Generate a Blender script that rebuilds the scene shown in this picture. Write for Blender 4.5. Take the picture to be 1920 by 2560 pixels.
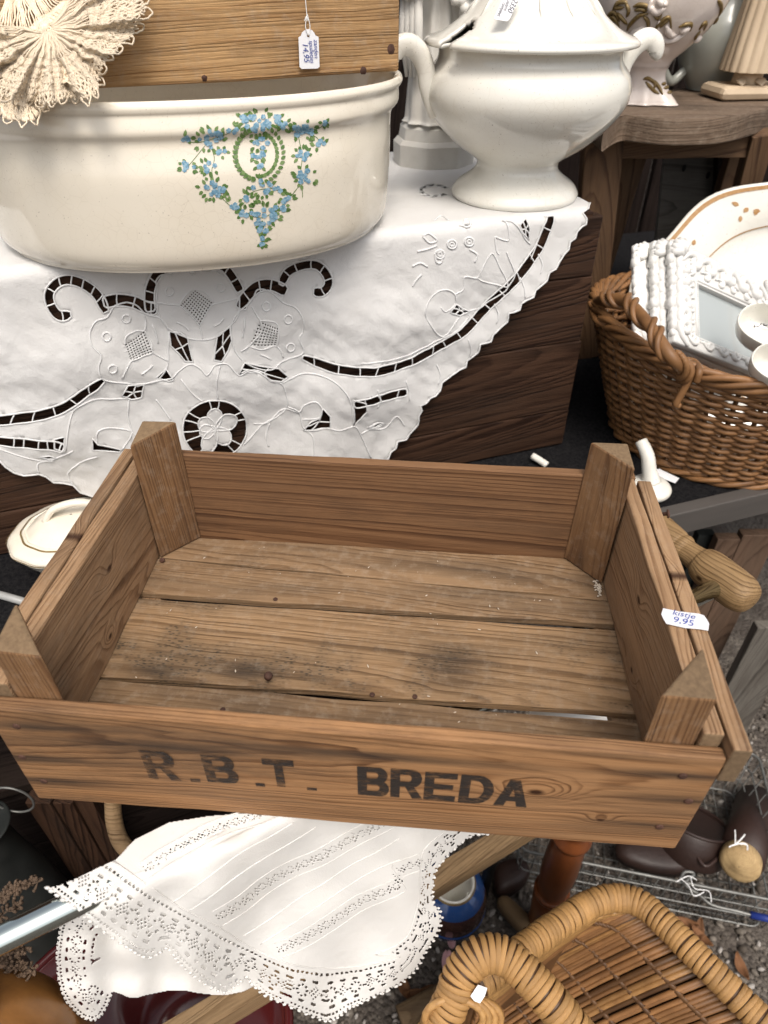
import bpy, bmesh, math, random
import numpy as np
from mathutils import Vector, Matrix, noise
from mathutils.geometry import delaunay_2d_cdt
from mathutils.bvhtree import BVHTree

random.seed(7); RNG = np.random.default_rng(7)
for o in list(bpy.data.objects): bpy.data.objects.remove(o)
SC = bpy.context.scene; COL = SC.collection
sin, cos, pi, rad = math.sin, math.cos, math.pi, math.radians

# ------------------------------------------------------------------ camera
PITCH, F = 0.6804, 1702.4
CZ = 1.45                                   # eye height above the gravel
OFF = Vector((0, 0, CZ))                    # all points below are measured from the eye
cam = bpy.data.cameras.new("camera"); camo = bpy.data.objects.new("camera", cam); COL.objects.link(camo)
cam.sensor_fit = 'VERTICAL'; cam.sensor_height = 36; cam.lens = F / 2560 * 36
cam.clip_start = .02; cam.clip_end = 500
camo.location = OFF; camo.rotation_euler = (pi / 2 - PITCH, 0, 0)
cam.dof.use_dof = True; cam.dof.focus_distance = .70; cam.dof.aperture_fstop = 6.3
SC.camera = camo
# ------------------------------------------------------------------ light
SUN_EL, SUN_AZ = rad(60), rad(168)          # behind the photographer, high, through thin cloud
w = bpy.data.worlds.new("World"); SC.world = w; w.use_nodes = True
nt = w.node_tree; nt.nodes.clear()
sky = nt.nodes.new('ShaderNodeTexSky'); sky.sky_type = 'NISHITA'; sky.sun_disc = False
sky.sun_elevation = SUN_EL; sky.sun_rotation = SUN_AZ; sky.dust_density = 6.0; sky.air_density = 1.0; sky.ozone_density = 1.0
bg = nt.nodes.new('ShaderNodeBackground'); bg.inputs[1].default_value = .13
wo = nt.nodes.new('ShaderNodeOutputWorld')
hs = nt.nodes.new('ShaderNodeHueSaturation'); hs.inputs['Saturation'].default_value = .36   # veiled, almost white sky
nt.links.new(sky.outputs[0], hs.inputs['Color']); nt.links.new(hs.outputs[0], bg.inputs[0]); nt.links.new(bg.outputs[0], wo.inputs[0])
sl = bpy.data.lights.new("sun", 'SUN'); sl.energy = 1.25; sl.angle = rad(22); sl.color = (1, .91, .80)
so = bpy.data.objects.new("sun", sl); COL.objects.link(so)
sd = Vector((sin(SUN_AZ) * cos(SUN_EL), cos(SUN_AZ) * cos(SUN_EL), sin(SUN_EL)))
so.rotation_euler = sd.to_track_quat('Z', 'Y').to_euler(); so.location = (0, 0, 6)
vs = SC.view_settings; vs.view_transform = 'Standard'; vs.look = 'None'; vs.exposure = 0.52; vs.gamma = 1

# ------------------------------------------------------------------ geometry helpers
def V(*a): return Vector(a)
def ccw(p):
    a = sum(p[i][0] * p[(i + 1) % len(p)][1] - p[(i + 1) % len(p)][0] * p[i][1] for i in range(len(p)))
    return list(p) if a > 0 else list(p)[::-1]
def ray(px, py):
    u = (px - 960) / F; v = (1280 - py) / F
    return V(u, cos(PITCH) + sin(PITCH) * v, -sin(PITCH) + cos(PITCH) * v)
def PZ(px, py, z): d = ray(px, py); return d * (z / d.z)
def PD(px, py, d): return ray(px, py) * d
def PP(px, py, p0, n): d = ray(px, py); return d * (p0.dot(n) / d.dot(n))
def PX(p):
    d = p.y * cos(PITCH) - p.z * sin(PITCH); u = p.y * sin(PITCH) + p.z * cos(PITCH)
    return (960 + F * p.x / d, 1280 - F * u / d)

def thing(name, label, cat, loc, group=None):
    o = bpy.data.objects.new(name, None); COL.objects.link(o)
    o.location = loc + OFF; o.empty_display_size = .05
    o['label'] = label; o['category'] = cat
    if group: o['group'] = group
    return o
def tag(o, label=None, cat=None, group=None, kind=None):
    if label: o['label'] = label
    if cat: o['category'] = cat
    if group: o['group'] = group
    if kind: o['kind'] = kind
    return o
def attach(o, parent):
    if parent is not None:
        o.parent = parent
        chain = Matrix.Identity(4); p = parent; ms = []
        while p is not None:
            ms.append(p.matrix_parent_inverse @ p.matrix_basis if p.parent else p.matrix_basis); p = p.parent
        for m in reversed(ms): chain = chain @ m
        o.matrix_parent_inverse = chain.inverted()

class MB:
    """collects vertices and faces (eye-relative metres) for one mesh"""
    def __init__(s): s.v = []; s.f = []; s.m = []
    def add(s, v, f, mi=0):
        b = len(s.v); s.v.extend([tuple(p) for p in v]); s.f.extend([tuple(b + i for i in q) for q in f]); s.m.extend([mi] * len(f)); return s
    def tube(s, path, r, n=8, closed=False, caps=True, mi=0, flat=1.0):
        P = np.array([tuple(p) for p in path], float); N = len(P)
        if N < 2: return s
        R = np.full(N, r) if np.isscalar(r) else np.array(r, float)
        if closed: T = np.roll(P, -1, 0) - np.roll(P, 1, 0)
        else: T = np.gradient(P, axis=0)
        T /= np.maximum(np.linalg.norm(T, axis=1), 1e-9)[:, None]
        up = np.array([0, 0, 1.]) if abs(T[0, 2]) < .9 else np.array([1., 0, 0])
        U = np.zeros_like(P); u = np.cross(T[0], up); u /= np.linalg.norm(u)
        for i in range(N):
            u = u - T[i] * u.dot(T[i]); l = np.linalg.norm(u)
            u = u / l if l > 1e-6 else U[i - 1]; U[i] = u
        B = np.cross(T, U); a = np.linspace(0, 2 * pi, n, endpoint=False)
        ring = P[:, None, :] + R[:, None, None] * (U[:, None, :] * np.cos(a)[None, :, None] + flat * B[:, None, :] * np.sin(a)[None, :, None])
        f = []; M = N if closed else N - 1
        for i in range(M):
            j = (i + 1) % N
            for k in range(n):
                l = (k + 1) % n; f.append((i * n + k, i * n + l, j * n + l, j * n + k))
        if caps and not closed:
            f.append(tuple(range(n))[::-1]); f.append(tuple((N - 1) * n + k for k in range(n)))
        return s.add(ring.reshape(-1, 3), f, mi)
    def grid(s, fn, nu, nv, closed_u=False, mi=0, flip=False):
        v = [fn(i / (nu if closed_u else nu - 1), j / (nv - 1)) for j in range(nv) for i in range(nu)]
        f = []
        for j in range(nv - 1):
            for i in range(nu if closed_u else nu - 1):
                k = (i + 1) % nu; q = (j * nu + i, j * nu + k, (j + 1) * nu + k, (j + 1) * nu + i)
                f.append(q[::-1] if flip else q)
        return s.add(v, f, mi)
    def lathe(s, prof, c, n=64, mod=None, mi=0):
        m = len(prof)
        def fn(u, t):
            r, z = prof[min(m - 1, int(round(t * (m - 1))))]; a = 2 * pi * u
            if mod: r = mod(a, r, z)
            return (c.x + r * cos(a), c.y + r * sin(a), c.z + z)
        return s.grid(fn, n, m, True, mi)
    def box(s, lo, hi, M=None, mi=0):
        x0, y0, z0 = lo; x1, y1, z1 = hi
        v = [V(x, y, z) for z in (z0, z1) for y in (y0, y1) for x in (x0, x1)]
        if M is not None: v = [M @ p for p in v]
        return s.add(v, [(0, 2, 3, 1), (4, 5, 7, 6), (0, 1, 5, 4), (2, 6, 7, 3), (0, 4, 6, 2), (1, 3, 7, 5)], mi)
    def build(s, name, mat, parent=None, smooth=True, loc=None, sub=0, solid=0, bevel=0, angle=None):
        if loc is None: loc = (V(*parent.location) - OFF) if (parent is not None and parent.parent is None) else V(*np.mean(np.array(s.v), 0))
        me = bpy.data.meshes.new(name)
        A = np.array(s.v, float) - np.array(loc)
        me.from_pydata(A.tolist(), [], s.f)
        mats = mat if isinstance(mat, (list, tuple)) else [mat]
        for k in mats: me.materials.append(k)
        if len(mats) > 1: me.polygons.foreach_set('material_index', s.m)
        me.polygons.foreach_set('use_smooth', [smooth] * len(me.polygons)); me.update()
        o = bpy.data.objects.new(name, me); COL.objects.link(o); o.location = loc + OFF
        attach(o, parent)
        if bevel:
            b = o.modifiers.new('b', 'BEVEL'); b.width = bevel; b.segments = 2; b.limit_method = 'ANGLE'; b.angle_limit = rad(35)
        if sub:
            b = o.modifiers.new('s', 'SUBSURF'); b.levels = b.render_levels = sub
        if solid:
            b = o.modifiers.new('t', 'SOLIDIFY'); b.thickness = solid; b.offset = 0
        return o

def cr(pts, k=6, closed=False):
    """Catmull-Rom through points of any dimension"""
    P = np.array([tuple(p) for p in pts], float); n = len(P); out = []
    for i in range(n if closed else n - 1):
        if closed: a, b, c, d = P[i - 1], P[i], P[(i + 1) % n], P[(i + 2) % n]
        else: a, b, c, d = P[max(i - 1, 0)], P[i], P[i + 1], P[min(i + 2, n - 1)]
        for j in range(k):
            t = j / k
            out.append(.5 * ((2 * b) + (c - a) * t + (2 * a - 5 * b + 4 * c - d) * t * t + (3 * b - a - 3 * c + d) * t ** 3))
    if not closed: out.append(P[-1])
    return np.array(out)
def prof(pts, k=5): return [tuple(p) for p in cr(pts, k)]

def share(o, name, parent, M, loc_scale=None):
    """copy of a mesh object placed by matrix (eye-relative)"""
    c = o.copy(); c.name = name; COL.objects.link(c)
    c.parent = parent; c.matrix_parent_inverse = Matrix.Identity(4)
    c.matrix_parent_inverse = Matrix.Translation(-V(*parent.location)) if parent else Matrix.Identity(4)
    c.matrix_basis = Matrix.Translation(OFF) @ M
    return c

# ------------------------------------------------------------------ material helpers
def newmat(name):
    m = bpy.data.materials.new(name); m.use_nodes = True; t = m.node_tree; t.nodes.clear()
    o = t.nodes.new('ShaderNodeOutputMaterial'); b = t.nodes.new('ShaderNodeBsdfPrincipled')
    t.links.new(b.outputs[0], o.inputs[0]); return m, t, b
class G:
    def __init__(s, t): s.t = t
    def n(s, k, **p):
        x = s.t.nodes.new(k)
        for a, b in p.items(): setattr(x, a, b)
        return x
    def l(s, a, b): s.t.links.new(a, b)
    def set(s, sock, v):
        if hasattr(v, 'links') or hasattr(v, 'is_linked'): s.l(v, sock)
        else: sock.default_value = v
    def math(s, op, a, b=0.0, c=None, clamp=False):
        x = s.n('ShaderNodeMath', operation=op, use_clamp=clamp); s.set(x.inputs[0], a); s.set(x.inputs[1], b)
        if c is not None: s.set(x.inputs[2], c)
        return x.outputs[0]
    def vmath(s, op, a, b):
        x = s.n('ShaderNodeVectorMath', operation=op); s.set(x.inputs[0], a); s.set(x.inputs[1], b); return x.outputs[0]
    def noise(s, vec, scale, detail=3, rough=.5, dist=0.0):
        x = s.n('ShaderNodeTexNoise'); s.l(vec, x.inputs['Vector']); x.inputs['Scale'].default_value = scale
        x.inputs['Detail'].default_value = detail; x.inputs['Roughness'].default_value = rough; x.inputs['Distortion'].default_value = dist
        return x.outputs['Fac']
    def ramp(s, f, stops, interp='LINEAR'):
        x = s.n('ShaderNodeValToRGB'); e = x.color_ramp.elements; x.color_ramp.interpolation = interp
        while len(e) < len(stops): e.new(.5)
        for k, (p, c) in enumerate(stops):
            e[k].position = p; e[k].color = (*c, 1) if hasattr(c, '__len__') else (c, c, c, 1)
        s.l(f, x.inputs[0]); return x.outputs[0]
    def mix(s, f, a, b, blend='MIX'):
        x = s.n('ShaderNodeMix', data_type='RGBA', blend_type=blend); s.set(x.inputs['Factor'], f)
        s.set(x.inputs[6], a if hasattr(a, 'is_linked') else (*a, 1)); s.set(x.inputs[7], b if hasattr(b, 'is_linked') else (*b, 1)); return x.outputs[2]
    def comb(s, x, y, z):
        c = s.n('ShaderNodeCombineXYZ')
        for i, v in enumerate((x, y, z)): s.set(c.inputs[i], v)
        return c.outputs[0]
    def bump(s, h, strength, dist, bsdf, prev=None):
        b = s.n('ShaderNodeBump'); b.inputs['Strength'].default_value = strength; b.inputs['Distance'].default_value = dist
        s.l(h, b.inputs['Height'])
        if prev is not None: s.l(prev, b.inputs['Normal'])
        s.l(b.outputs[0], bsdf.inputs['Normal']); return b.outputs[0]

def wood(name, dark, mid, light, freq=230., pith=(0.05, -.03), tilt=.12, knots=(), stain=.5, stain_col=(.05, .035, .025), rough=.72, fib=.35, bump=.5, dust=0.0, spots=0.0, ringc=.60, seed=0.0, spec=.25, grime=.5, smears=(), warp=.012, sstr=(3.5, 13, 22)):
    """grain runs along local x, the wide face is local x-z"""
    m, t, b = newmat(name); g = G(t)
    tc = g.n('ShaderNodeTexCoord').outputs['Object']; oi = g.n('ShaderNodeObjectInfo').outputs['Random']
    off = g.comb(g.math('MULTIPLY', oi, 7.0), g.math('MULTIPLY', oi, .0), g.math('MULTIPLY', oi, 3.0))
    co = g.vmath('ADD', tc, off); co = g.vmath('ADD', co, (seed * 1.7, seed * .9, seed * 2.3))
    sp = g.n('ShaderNodeSeparateXYZ'); g.l(tc, sp.inputs[0]); X, Y, Z = sp.outputs
    w1 = g.noise(g.vmath('MULTIPLY', co, (1.3, 9, 9)), 1.0, 3, .5)
    w2 = g.noise(g.vmath('MULTIPLY', co, (9, 60, 60)), 1.0, 2, .5)
    ro = g.math('MULTIPLY', g.math('SUBTRACT', oi, .5), .05)
    yy = g.math('ADD', Y, pith[0]); zz = g.math('ADD', g.math('ADD', Z, pith[1]), ro)
    yy = g.math('ADD', yy, g.math('MULTIPLY', X, tilt))
    zz = g.math('ADD', zz, g.math('MULTIPLY', g.math('SUBTRACT', w1, .5), warp))
    r = g.math('SQRT', g.math('ADD', g.math('MULTIPLY', yy, yy), g.math('MULTIPLY', zz, zz)))
    r = g.math('ADD', r, g.math('MULTIPLY', g.math('SUBTRACT', w2, .5), .004))
    kn = None
    for (kx, kz, kr) in knots:
        dx = g.math('MULTIPLY', g.math('SUBTRACT', X, kx), .6); dz = g.math('SUBTRACT', Z, kz)
        d = g.math('SQRT', g.math('ADD', g.math('MULTIPLY', dx, dx), g.math('MULTIPLY', dz, dz)))
        e = g.math('EXPONENT', g.math('MULTIPLY', g.math('POWER', g.math('DIVIDE', d, kr * 2.0), 2.0), -1.0))
        sgn = 1 if (kz + pith[1]) > 0 else -1
        r = g.math('ADD', r, g.math('MULTIPLY', e, sgn * kr * 1.5))
        core = g.math('SUBTRACT', 1.0, g.math('DIVIDE', d, kr * .62), clamp=True)
        kn = core if kn is None else g.math('MAXIMUM', kn, core)
    rn = g.noise(g.comb(seed * 3.0, g.math('MULTIPLY', r, 55.0), seed), 1.0, 2, .6)      # good and bad growing years
    rf = g.math('ADD', g.math('MULTIPLY', r, freq), g.math('MULTIPLY', rn, 7.0)); fr = g.math('FRACT', rf)
    wn = g.n('ShaderNodeTexWhiteNoise', noise_dimensions='1D'); g.l(g.math('FLOOR', rf), wn.inputs['W'])
    brk = g.noise(g.vmath('MULTIPLY', co, (6, 45, 45)), 1.0, 3, .6)
    ring = g.ramp(fr, [(0, .30), (.07, .0), (.55, .14), (.84, .85), (.94, 1.0), (1.0, .30)])
    ring = g.math('MULTIPLY', ring, g.math('ADD', g.math('MULTIPLY', wn.outputs[0], .85), g.ramp(brk, [(.3, .15), (.65, .70)])))
    fine = g.noise(g.vmath('MULTIPLY', co, (14, 500, 500)), 1.0, 3, .6)
    mid2 = g.noise(g.vmath('MULTIPLY', co, (5, 110, 110)), 1.0, 4, .6)
    st = g.noise(g.vmath('MULTIPLY', co, sstr), 1.0, 5, .62)
    v = g.math('ADD', g.math('MULTIPLY', ring, ringc), g.math('MULTIPLY', g.math('SUBTRACT', fine, .5), fib * 2.2))
    v = g.math('ADD', v, g.math('MULTIPLY', g.math('SUBTRACT', mid2, .5), .9))
    c = g.ramp(v, [(.0, light), (.42, mid), (.95, dark)])
    lw = g.noise(g.vmath('MULTIPLY', co, (1.6, 6, 6)), 1.0, 3, .6)
    c = g.mix(g.ramp(lw, [(.35, 0.0), (.65, .55)]), c, g.mix(.5, c, mid))
    c = g.mix(g.math('MULTIPLY', g.ramp(st, [(.48, 0.0), (.70, 1.0)]), stain), c, stain_col)
    if grime:
        gm = g.noise(g.vmath('MULTIPLY', co, (2.2, 9, 9)), 1.0, 6, .66); gm2 = g.noise(g.vmath('MULTIPLY', co, (60, 240, 240)), 1.0, 3, .7)
        gf = g.ramp(g.math('ADD', g.math('MULTIPLY', gm, .8), g.math('MULTIPLY', gm2, .2)), [(.50, 0.0), (.66, 1.0)])
        c = g.mix(g.math('MULTIPLY', gf, grime), c, g.mix(.80, c, (.030, .022, .017)))
        hi = g.noise(g.vmath('MULTIPLY', co, (9, 70, 70)), 1.0, 3, .6)
        c = g.mix(g.ramp(hi, [(.60, 0.0), (.78, .45)]), c, light)
    sm_ = None
    for (sx_, sz_, rx_, rz_) in smears:      # rust and damp stains that bled along the grain
        dx = g.math('DIVIDE', g.math('SUBTRACT', X, sx_), rx_); dz = g.math('DIVIDE', g.math('SUBTRACT', Z, sz_), rz_)
        e = g.math('EXPONENT', g.math('MULTIPLY', g.math('ADD', g.math('MULTIPLY', dx, dx), g.math('MULTIPLY', dz, dz)), -1.0))
        sm_ = e if sm_ is None else g.math('MAXIMUM', sm_, e)
    if sm_ is not None:
        br = g.math('ADD', g.math('MULTIPLY', mid2, .9), g.math('MULTIPLY', st, .6))
        c = g.mix(g.math('MULTIPLY', g.math('MULTIPLY', sm_, br, clamp=True), .95, clamp=True), c, (.026, .019, .015))
    if kn is not None: c = g.mix(g.math('MULTIPLY', kn, 1.7, clamp=True), c, (dark[0] * .5, dark[1] * .42, dark[2] * .38))
    if spots:
        vn = g.n('ShaderNodeTexVoronoi'); g.l(g.vmath('MULTIPLY', co, (170, 400, 400)), vn.inputs['Vector']); vn.inputs['Scale'].default_value = 1.0
        sm = g.noise(g.vmath('MULTIPLY', co, (11, 16, 16)), 1.0, 3, .6)
        sm = g.ramp(sm, [(.50, 0.0), (.62, 1.0)])
        pit = g.math('MULTIPLY', g.ramp(vn.outputs['Distance'], [(.18, 1.0), (.42, 0.0)]), sm)
        c = g.mix(g.math('MULTIPLY', pit, spots), c, (.028, .02, .014))
        c = g.mix(g.math('MULTIPLY', sm, .35 * spots), c, stain_col)
    if dust:
        dn = g.noise(co, 90, 4, .7)
        c = g.mix(g.math('MULTIPLY', g.ramp(dn, [(.5, 0.0), (.8, 1.0)]), dust), c, (.42, .35, .27))
    g.l(c, b.inputs['Base Color']); b.inputs['Roughness'].default_value = rough; b.inputs['Specular IOR Level'].default_value = spec
    h = g.math('ADD', g.math('MULTIPLY', ring, -.45), g.math('ADD', g.math('MULTIPLY', fine, .8), g.math('MULTIPLY', mid2, .8)))
    g.bump(h, bump, .0012, b)
    return m

def ceramic(name, col, rough=.10, blotch=.06, speck=.0, tint=(.6, .5, .36)):
    m, t, b = newmat(name); g = G(t); tc = g.n('ShaderNodeTexCoord').outputs['Object']
    n1 = g.noise(tc, 14, 4, .6); c = g.mix(g.math('MULTIPLY', g.ramp(n1, [(.45, 0.0), (.8, 1.0)]), blotch * 4), col, tint)
    vc = g.n('ShaderNodeTexVoronoi', feature='DISTANCE_TO_EDGE'); g.l(g.vmath('ADD', tc, g.vmath('MULTIPLY', g.n('ShaderNodeTexNoise').outputs['Color'], (.01, .01, .01))), vc.inputs['Vector']); vc.inputs['Scale'].default_value = 95
    cz = g.math('MULTIPLY', g.ramp(vc.outputs['Distance'], [(.0, 1.0), (.035, 0.0)]), g.ramp(n1, [(.35, 0.0), (.6, .16)])); c = g.mix(cz, c, (.30, .23, .14))
    if speck:
        n2 = g.noise(tc, 420, 1, .5); c = g.mix(g.ramp(n2, [(.735, 0.0), (.76, speck)]), c, (.16, .11, .07))
    g.l(c, b.inputs['Base Color']); b.inputs['Roughness'].default_value = rough; b.inputs['IOR'].default_value = 1.5
    b.inputs['Coat Weight'].default_value = .35; b.inputs['Coat Roughness'].default_value = .05
    n3 = g.noise(tc, 22, 2, .5); g.bump(n3, .05, .003, b); return m

def cloth_mat(name, col, scale=900, bump=.25, dirt=.0, dirt_col=(.5, .46, .40), trans=.12):
    m, t, b = newmat(name); g = G(t); tc = g.n('ShaderNodeTexCoord').outputs['Object']
    n = g.noise(tc, scale, 2, .6); n2 = g.noise(tc, 16, 4, .62); n3 = g.noise(tc, 60, 3, .6)
    c = g.mix(g.math('MULTIPLY', g.ramp(n2, [(.46, 0.0), (.78, 1.0)]), dirt), col, dirt_col)
    g.l(c, b.inputs['Base Color']); b.inputs['Roughness'].default_value = .88; b.inputs['Specular IOR Level'].default_value = .15
    n4 = g.noise(tc, 26, 3, .5, 2.2); h = g.math('ADD', g.math('MULTIPLY', n, .30), g.math('ADD', g.math('MULTIPLY', n3, .8), g.math('MULTIPLY', n4, .7))); g.bump(h, bump, .0024, b)
    if trans:
        o = [x for x in t.nodes if x.type == 'OUTPUT_MATERIAL'][0]; tr = g.n('ShaderNodeBsdfTranslucent'); tr.inputs[0].default_value = (*col, 1)
        mx = g.n('ShaderNodeMixShader'); mx.inputs[0].default_value = trans
        g.l(b.outputs[0], mx.inputs[1]); g.l(tr.outputs[0], mx.inputs[2]); g.l(mx.outputs[0], o.inputs[0])
    return m

def plain(name, col, rough=.6, metal=0., nscale=40., namt=.35, bump=.2, col2=None, spec=.4, bdist=.001, stretch=(1, 1, 1)):
    m, t, b = newmat(name); g = G(t); tc = g.n('ShaderNodeTexCoord').outputs['Object']; oi = g.n('ShaderNodeObjectInfo').outputs['Random']
    tc = g.vmath('ADD', tc, g.comb(g.math('MULTIPLY', oi, 9.0), 0.0, 0.0)); tc = g.vmath('MULTIPLY', tc, stretch)
    n = g.noise(tc, nscale, 5, .62); c2 = col2 or tuple(x * .45 for x in col)
    c = g.mix(g.math('MULTIPLY', g.ramp(n, [(.35, 0.0), (.72, 1.0)]), namt), col, c2)
    vr = g.n('ShaderNodeHueSaturation'); vr.inputs['Value'].default_value = 1; g.l(g.math('ADD', g.math('MULTIPLY', oi, .36), .82), vr.inputs['Value']); g.l(c, vr.inputs['Color'])
    g.l(vr.outputs[0], b.inputs['Base Color']); b.inputs['Roughness'].default_value = rough; b.inputs['Metallic'].default_value = metal; b.inputs['Specular IOR Level'].default_value = spec
    if bump: g.bump(n, bump, bdist, b)
    return m

# crate woods
CW = dict(dark=(.075, .033, .013), mid=(.20, .105, .045), light=(.33, .19, .088))
M_front = wood('crate_front_wood', (.070, .028, .010), (.198, .094, .038), (.35, .185, .083), freq=360, pith=(.10, -.02), tilt=.02, warp=.008, grime=.65, sstr=(2.5, 13, 40), smears=[(-.235, .045, .05, .006), (-.25, .0, .06, .007), (-.245, -.034, .05, .006), (.235, .044, .05, .006), (.25, .011, .06, .007), (.235, -.03, .06, .006), (.03, .04, .12, .005), (-.13, .03, .08, .008)], knots=[(.145, .006, .008), (.20, -.028, .004)], stain=.55, bump=.6, seed=.3)
M_back = wood('crate_back_wood', (.060, .025, .010), (.128, .062, .028), (.20, .105, .050), freq=190, pith=(.07, .045), tilt=.035, grime=.5, stain=.3, bump=.5, ringc=.75, seed=1.1)
M_side = wood('crate_side_wood', (.080, .038, .018), (.205, .115, .058), (.33, .205, .112), freq=280, pith=(.12, .05), tilt=.06, knots=[(.015, .018, .007), (-.02, -.04, .005)], stain=.45, bump=.7, dust=.18, seed=2.2)
M_floor = wood('crate_floor_wood', (.070, .038, .018), (.200, .118, .058), (.31, .195, .104), freq=230, pith=(.10, .05), tilt=.05, stain=.45, stain_col=(.075, .055, .036), bump=1.0, grime=.45, smears=[(-.115, -.034, .035, .014), (.085, -.01, .035, .026), (-.20, -.04, .03, .010)], dust=.25, spots=1.0, seed=3.7)
M_floor2 = wood('crate_floor_narrow_wood', (.066, .036, .017), (.178, .106, .054), (.265, .168, .092), freq=260, pith=(.12, .05), tilt=.04, stain=.55, stain_col=(.06, .046, .034), bump=.7, dust=.3, spots=.25, seed=5.1)
M_post = wood('crate_post_wood', (.052, .022, .009), (.140, .070, .031), (.23, .125, .058), freq=300, pith=(.06, .04), tilt=.05, stain=.45, bump=.9, dust=.25, seed=6.4)
M_endgrain = plain('crate_end_grain', (.19, .125, .068), .85, nscale=260, namt=.6, bump=.6, col2=(.07, .042, .022))
M_dark = wood('dark_stained_wood', (.006, .003, .002), (.021, .010, .0062), (.062, .032, .019), freq=210, spec=.12, pith=(.10, -.06), tilt=.06, stain=.5, stain_col=(.012, .008, .006), rough=.62, bump=.9, seed=8.1)
M_old = wood('box_pine_wood', (.19, .098, .036), (.34, .185, .075), (.47, .29, .135), freq=420, pith=(.2, -.06), tilt=.02, ringc=.26, fib=.6, sstr=(9, 20, 30), knots=[(-.09, .0, .008)], stain=.35, stain_col=(.15, .085, .04), bump=.9, dust=.35, seed=9.3)
M_seat = wood('stool_grey_wood', (.050, .032, .021), (.115, .078, .052), (.18, .128, .090), freq=160, pith=(.08, .0), tilt=.1, stain=.5, bump=.7, dust=.3, seed=4.4)
M_leg = wood('stool_leg_wood', (.035, .017, .009), (.085, .045, .023), (.13, .075, .040), freq=200, stain=.4, bump=.5, seed=2.9)
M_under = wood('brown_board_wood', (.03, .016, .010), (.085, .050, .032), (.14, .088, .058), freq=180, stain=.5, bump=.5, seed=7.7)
M_black = wood('shade_black_wood', (.004, .003, .003), (.010, .007, .006), (.020, .014, .012), freq=120, stain=.5, stain_col=(.004, .003, .003), rough=.9, bump=.5, spec=.04, seed=1.9)  # near-black wood, shade of the stall interior put into its colour
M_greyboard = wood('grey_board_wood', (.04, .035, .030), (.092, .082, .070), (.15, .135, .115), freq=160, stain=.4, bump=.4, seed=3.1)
M_grip = wood('turned_oak', (.065, .034, .013), (.175, .104, .046), (.29, .185, .088), freq=260, pith=(.02, .01), tilt=.3, knots=[(.02, .0, .006)], stain=.5, stain_col=(.09, .05, .02), rough=.5, bump=.6, seed=.8)
M_pole = wood('pole_wood', (.09, .05, .022), (.20, .125, .062), (.29, .19, .10), freq=200, pith=(.02, .01), stain=.5, bump=.5, seed=5.9)
M_redwood = plain('red_brown_varnished_wood', (.16, .050, .016), .3, nscale=30, namt=.7, bump=.1, col2=(.05, .014, .006), stretch=(1, 1, .25))
# others
M_basin = ceramic('cream_glaze', (.74, .68, .57), .045, .06, .35)
M_white_cer = ceramic('ivory_glaze', (.735, .715, .65), .045, .05, .55)
M_plaster = plain('white_plaster', (.70, .68, .63), .6, nscale=30, namt=.5, bump=.3, col2=(.50, .46, .41))
M_cloth = cloth_mat('white_cotton', (.69, .68, .665), dirt=.30, dirt_col=(.56, .54, .51), bump=.55)
M_lace = cloth_mat('ivory_lace_cotton', (.73, .712, .68), dirt=.3, dirt_col=(.60, .56, .50), bump=.35)
M_thread = plain('white_embroidery_thread', (.74, .735, .725), .8, nscale=900, namt=.2, bump=.6, col2=(.6, .6, .6))
M_yarn = plain('cream_crochet_yarn', (.82, .70, .54), .85, nscale=700, namt=.35, bump=.8, col2=(.58, .45, .28))
M_felt = plain('black_felt', (.006, .006, .007), .95, nscale=220, namt=.9, bump=.8, col2=(.020, .019, .019), bdist=.002, spec=.03)
M_wick = plain('brown_willow', (.25, .122, .046), .5, nscale=25, namt=.75, bump=.25, col2=(.105, .047, .019), stretch=(1, 1, 1))
M_wick2 = plain('golden_cane', (.43, .245, .090), .40, nscale=150, namt=.75, bump=.5, col2=(.20, .092, .028))
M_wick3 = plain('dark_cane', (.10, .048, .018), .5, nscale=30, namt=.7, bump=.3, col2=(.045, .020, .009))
M_wick4 = plain('mid_cane', (.30, .16, .058), .45, nscale=40, namt=.7, bump=.3, col2=(.13, .058, .020))
M_chrome = plain('worn_chrome', (.52, .57, .55), .07, 1.0, nscale=12, namt=.25, bump=.03, col2=(.36, .42, .40))
M_zinc = plain('zinc_wire', (.24, .24, .225), .5, .7, nscale=60, namt=.6, bump=.2, col2=(.11, .105, .1))
M_iron = plain('table_edge_metal', (.080, .071, .065), .6, .2, nscale=18, namt=.7, bump=.3, col2=(.06, .055, .05), stretch=(.4, 3, 3))
M_rust = plain('rusty_iron', (.095, .045, .030), .75, .3, nscale=300, namt=.7, bump=.5, col2=(.03, .018, .014))
M_paper = plain('white_paper', (.72, .72, .74), .7, nscale=30, namt=.1, bump=.05, col2=(.7, .7, .72))
M_pen = plain('blue_pen_ink', (.03, .06, .32), .6, namt=.1, bump=0)
M_penb = plain('black_pen_ink', (.03, .03, .05), .6, namt=.1, bump=0)
M_gold = plain('worn_gilding', (.20, .125, .030), .4, .35, nscale=160, namt=.55, bump=.2, col2=(.38, .31, .20))
M_brownprint = plain('brown_transfer_print', (.30, .145, .04), .4, nscale=200, namt=.5, bump=0, col2=(.5, .35, .18))
M_framewhite = plain('white_resin', (.73, .72, .695), .42, nscale=40, namt=.3, bump=.15, col2=(.6, .59, .55))
M_glass = plain('frame_glass_over_card', (.42, .455, .455), .04, namt=.1, bump=0, col2=(.46, .5, .5), spec=.5)
M_beige = plain('beige_alabaster', (.52, .41, .285), .5, nscale=22, namt=.5, bump=.15, col2=(.40, .30, .20))
M_pink = ceramic('pinkish_glaze', (.68, .60, .55), .08, .06, 0.)
M_greyjug = ceramic('grey_green_glaze', (.36, .37, .33), .2, .05, 0.)
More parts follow.
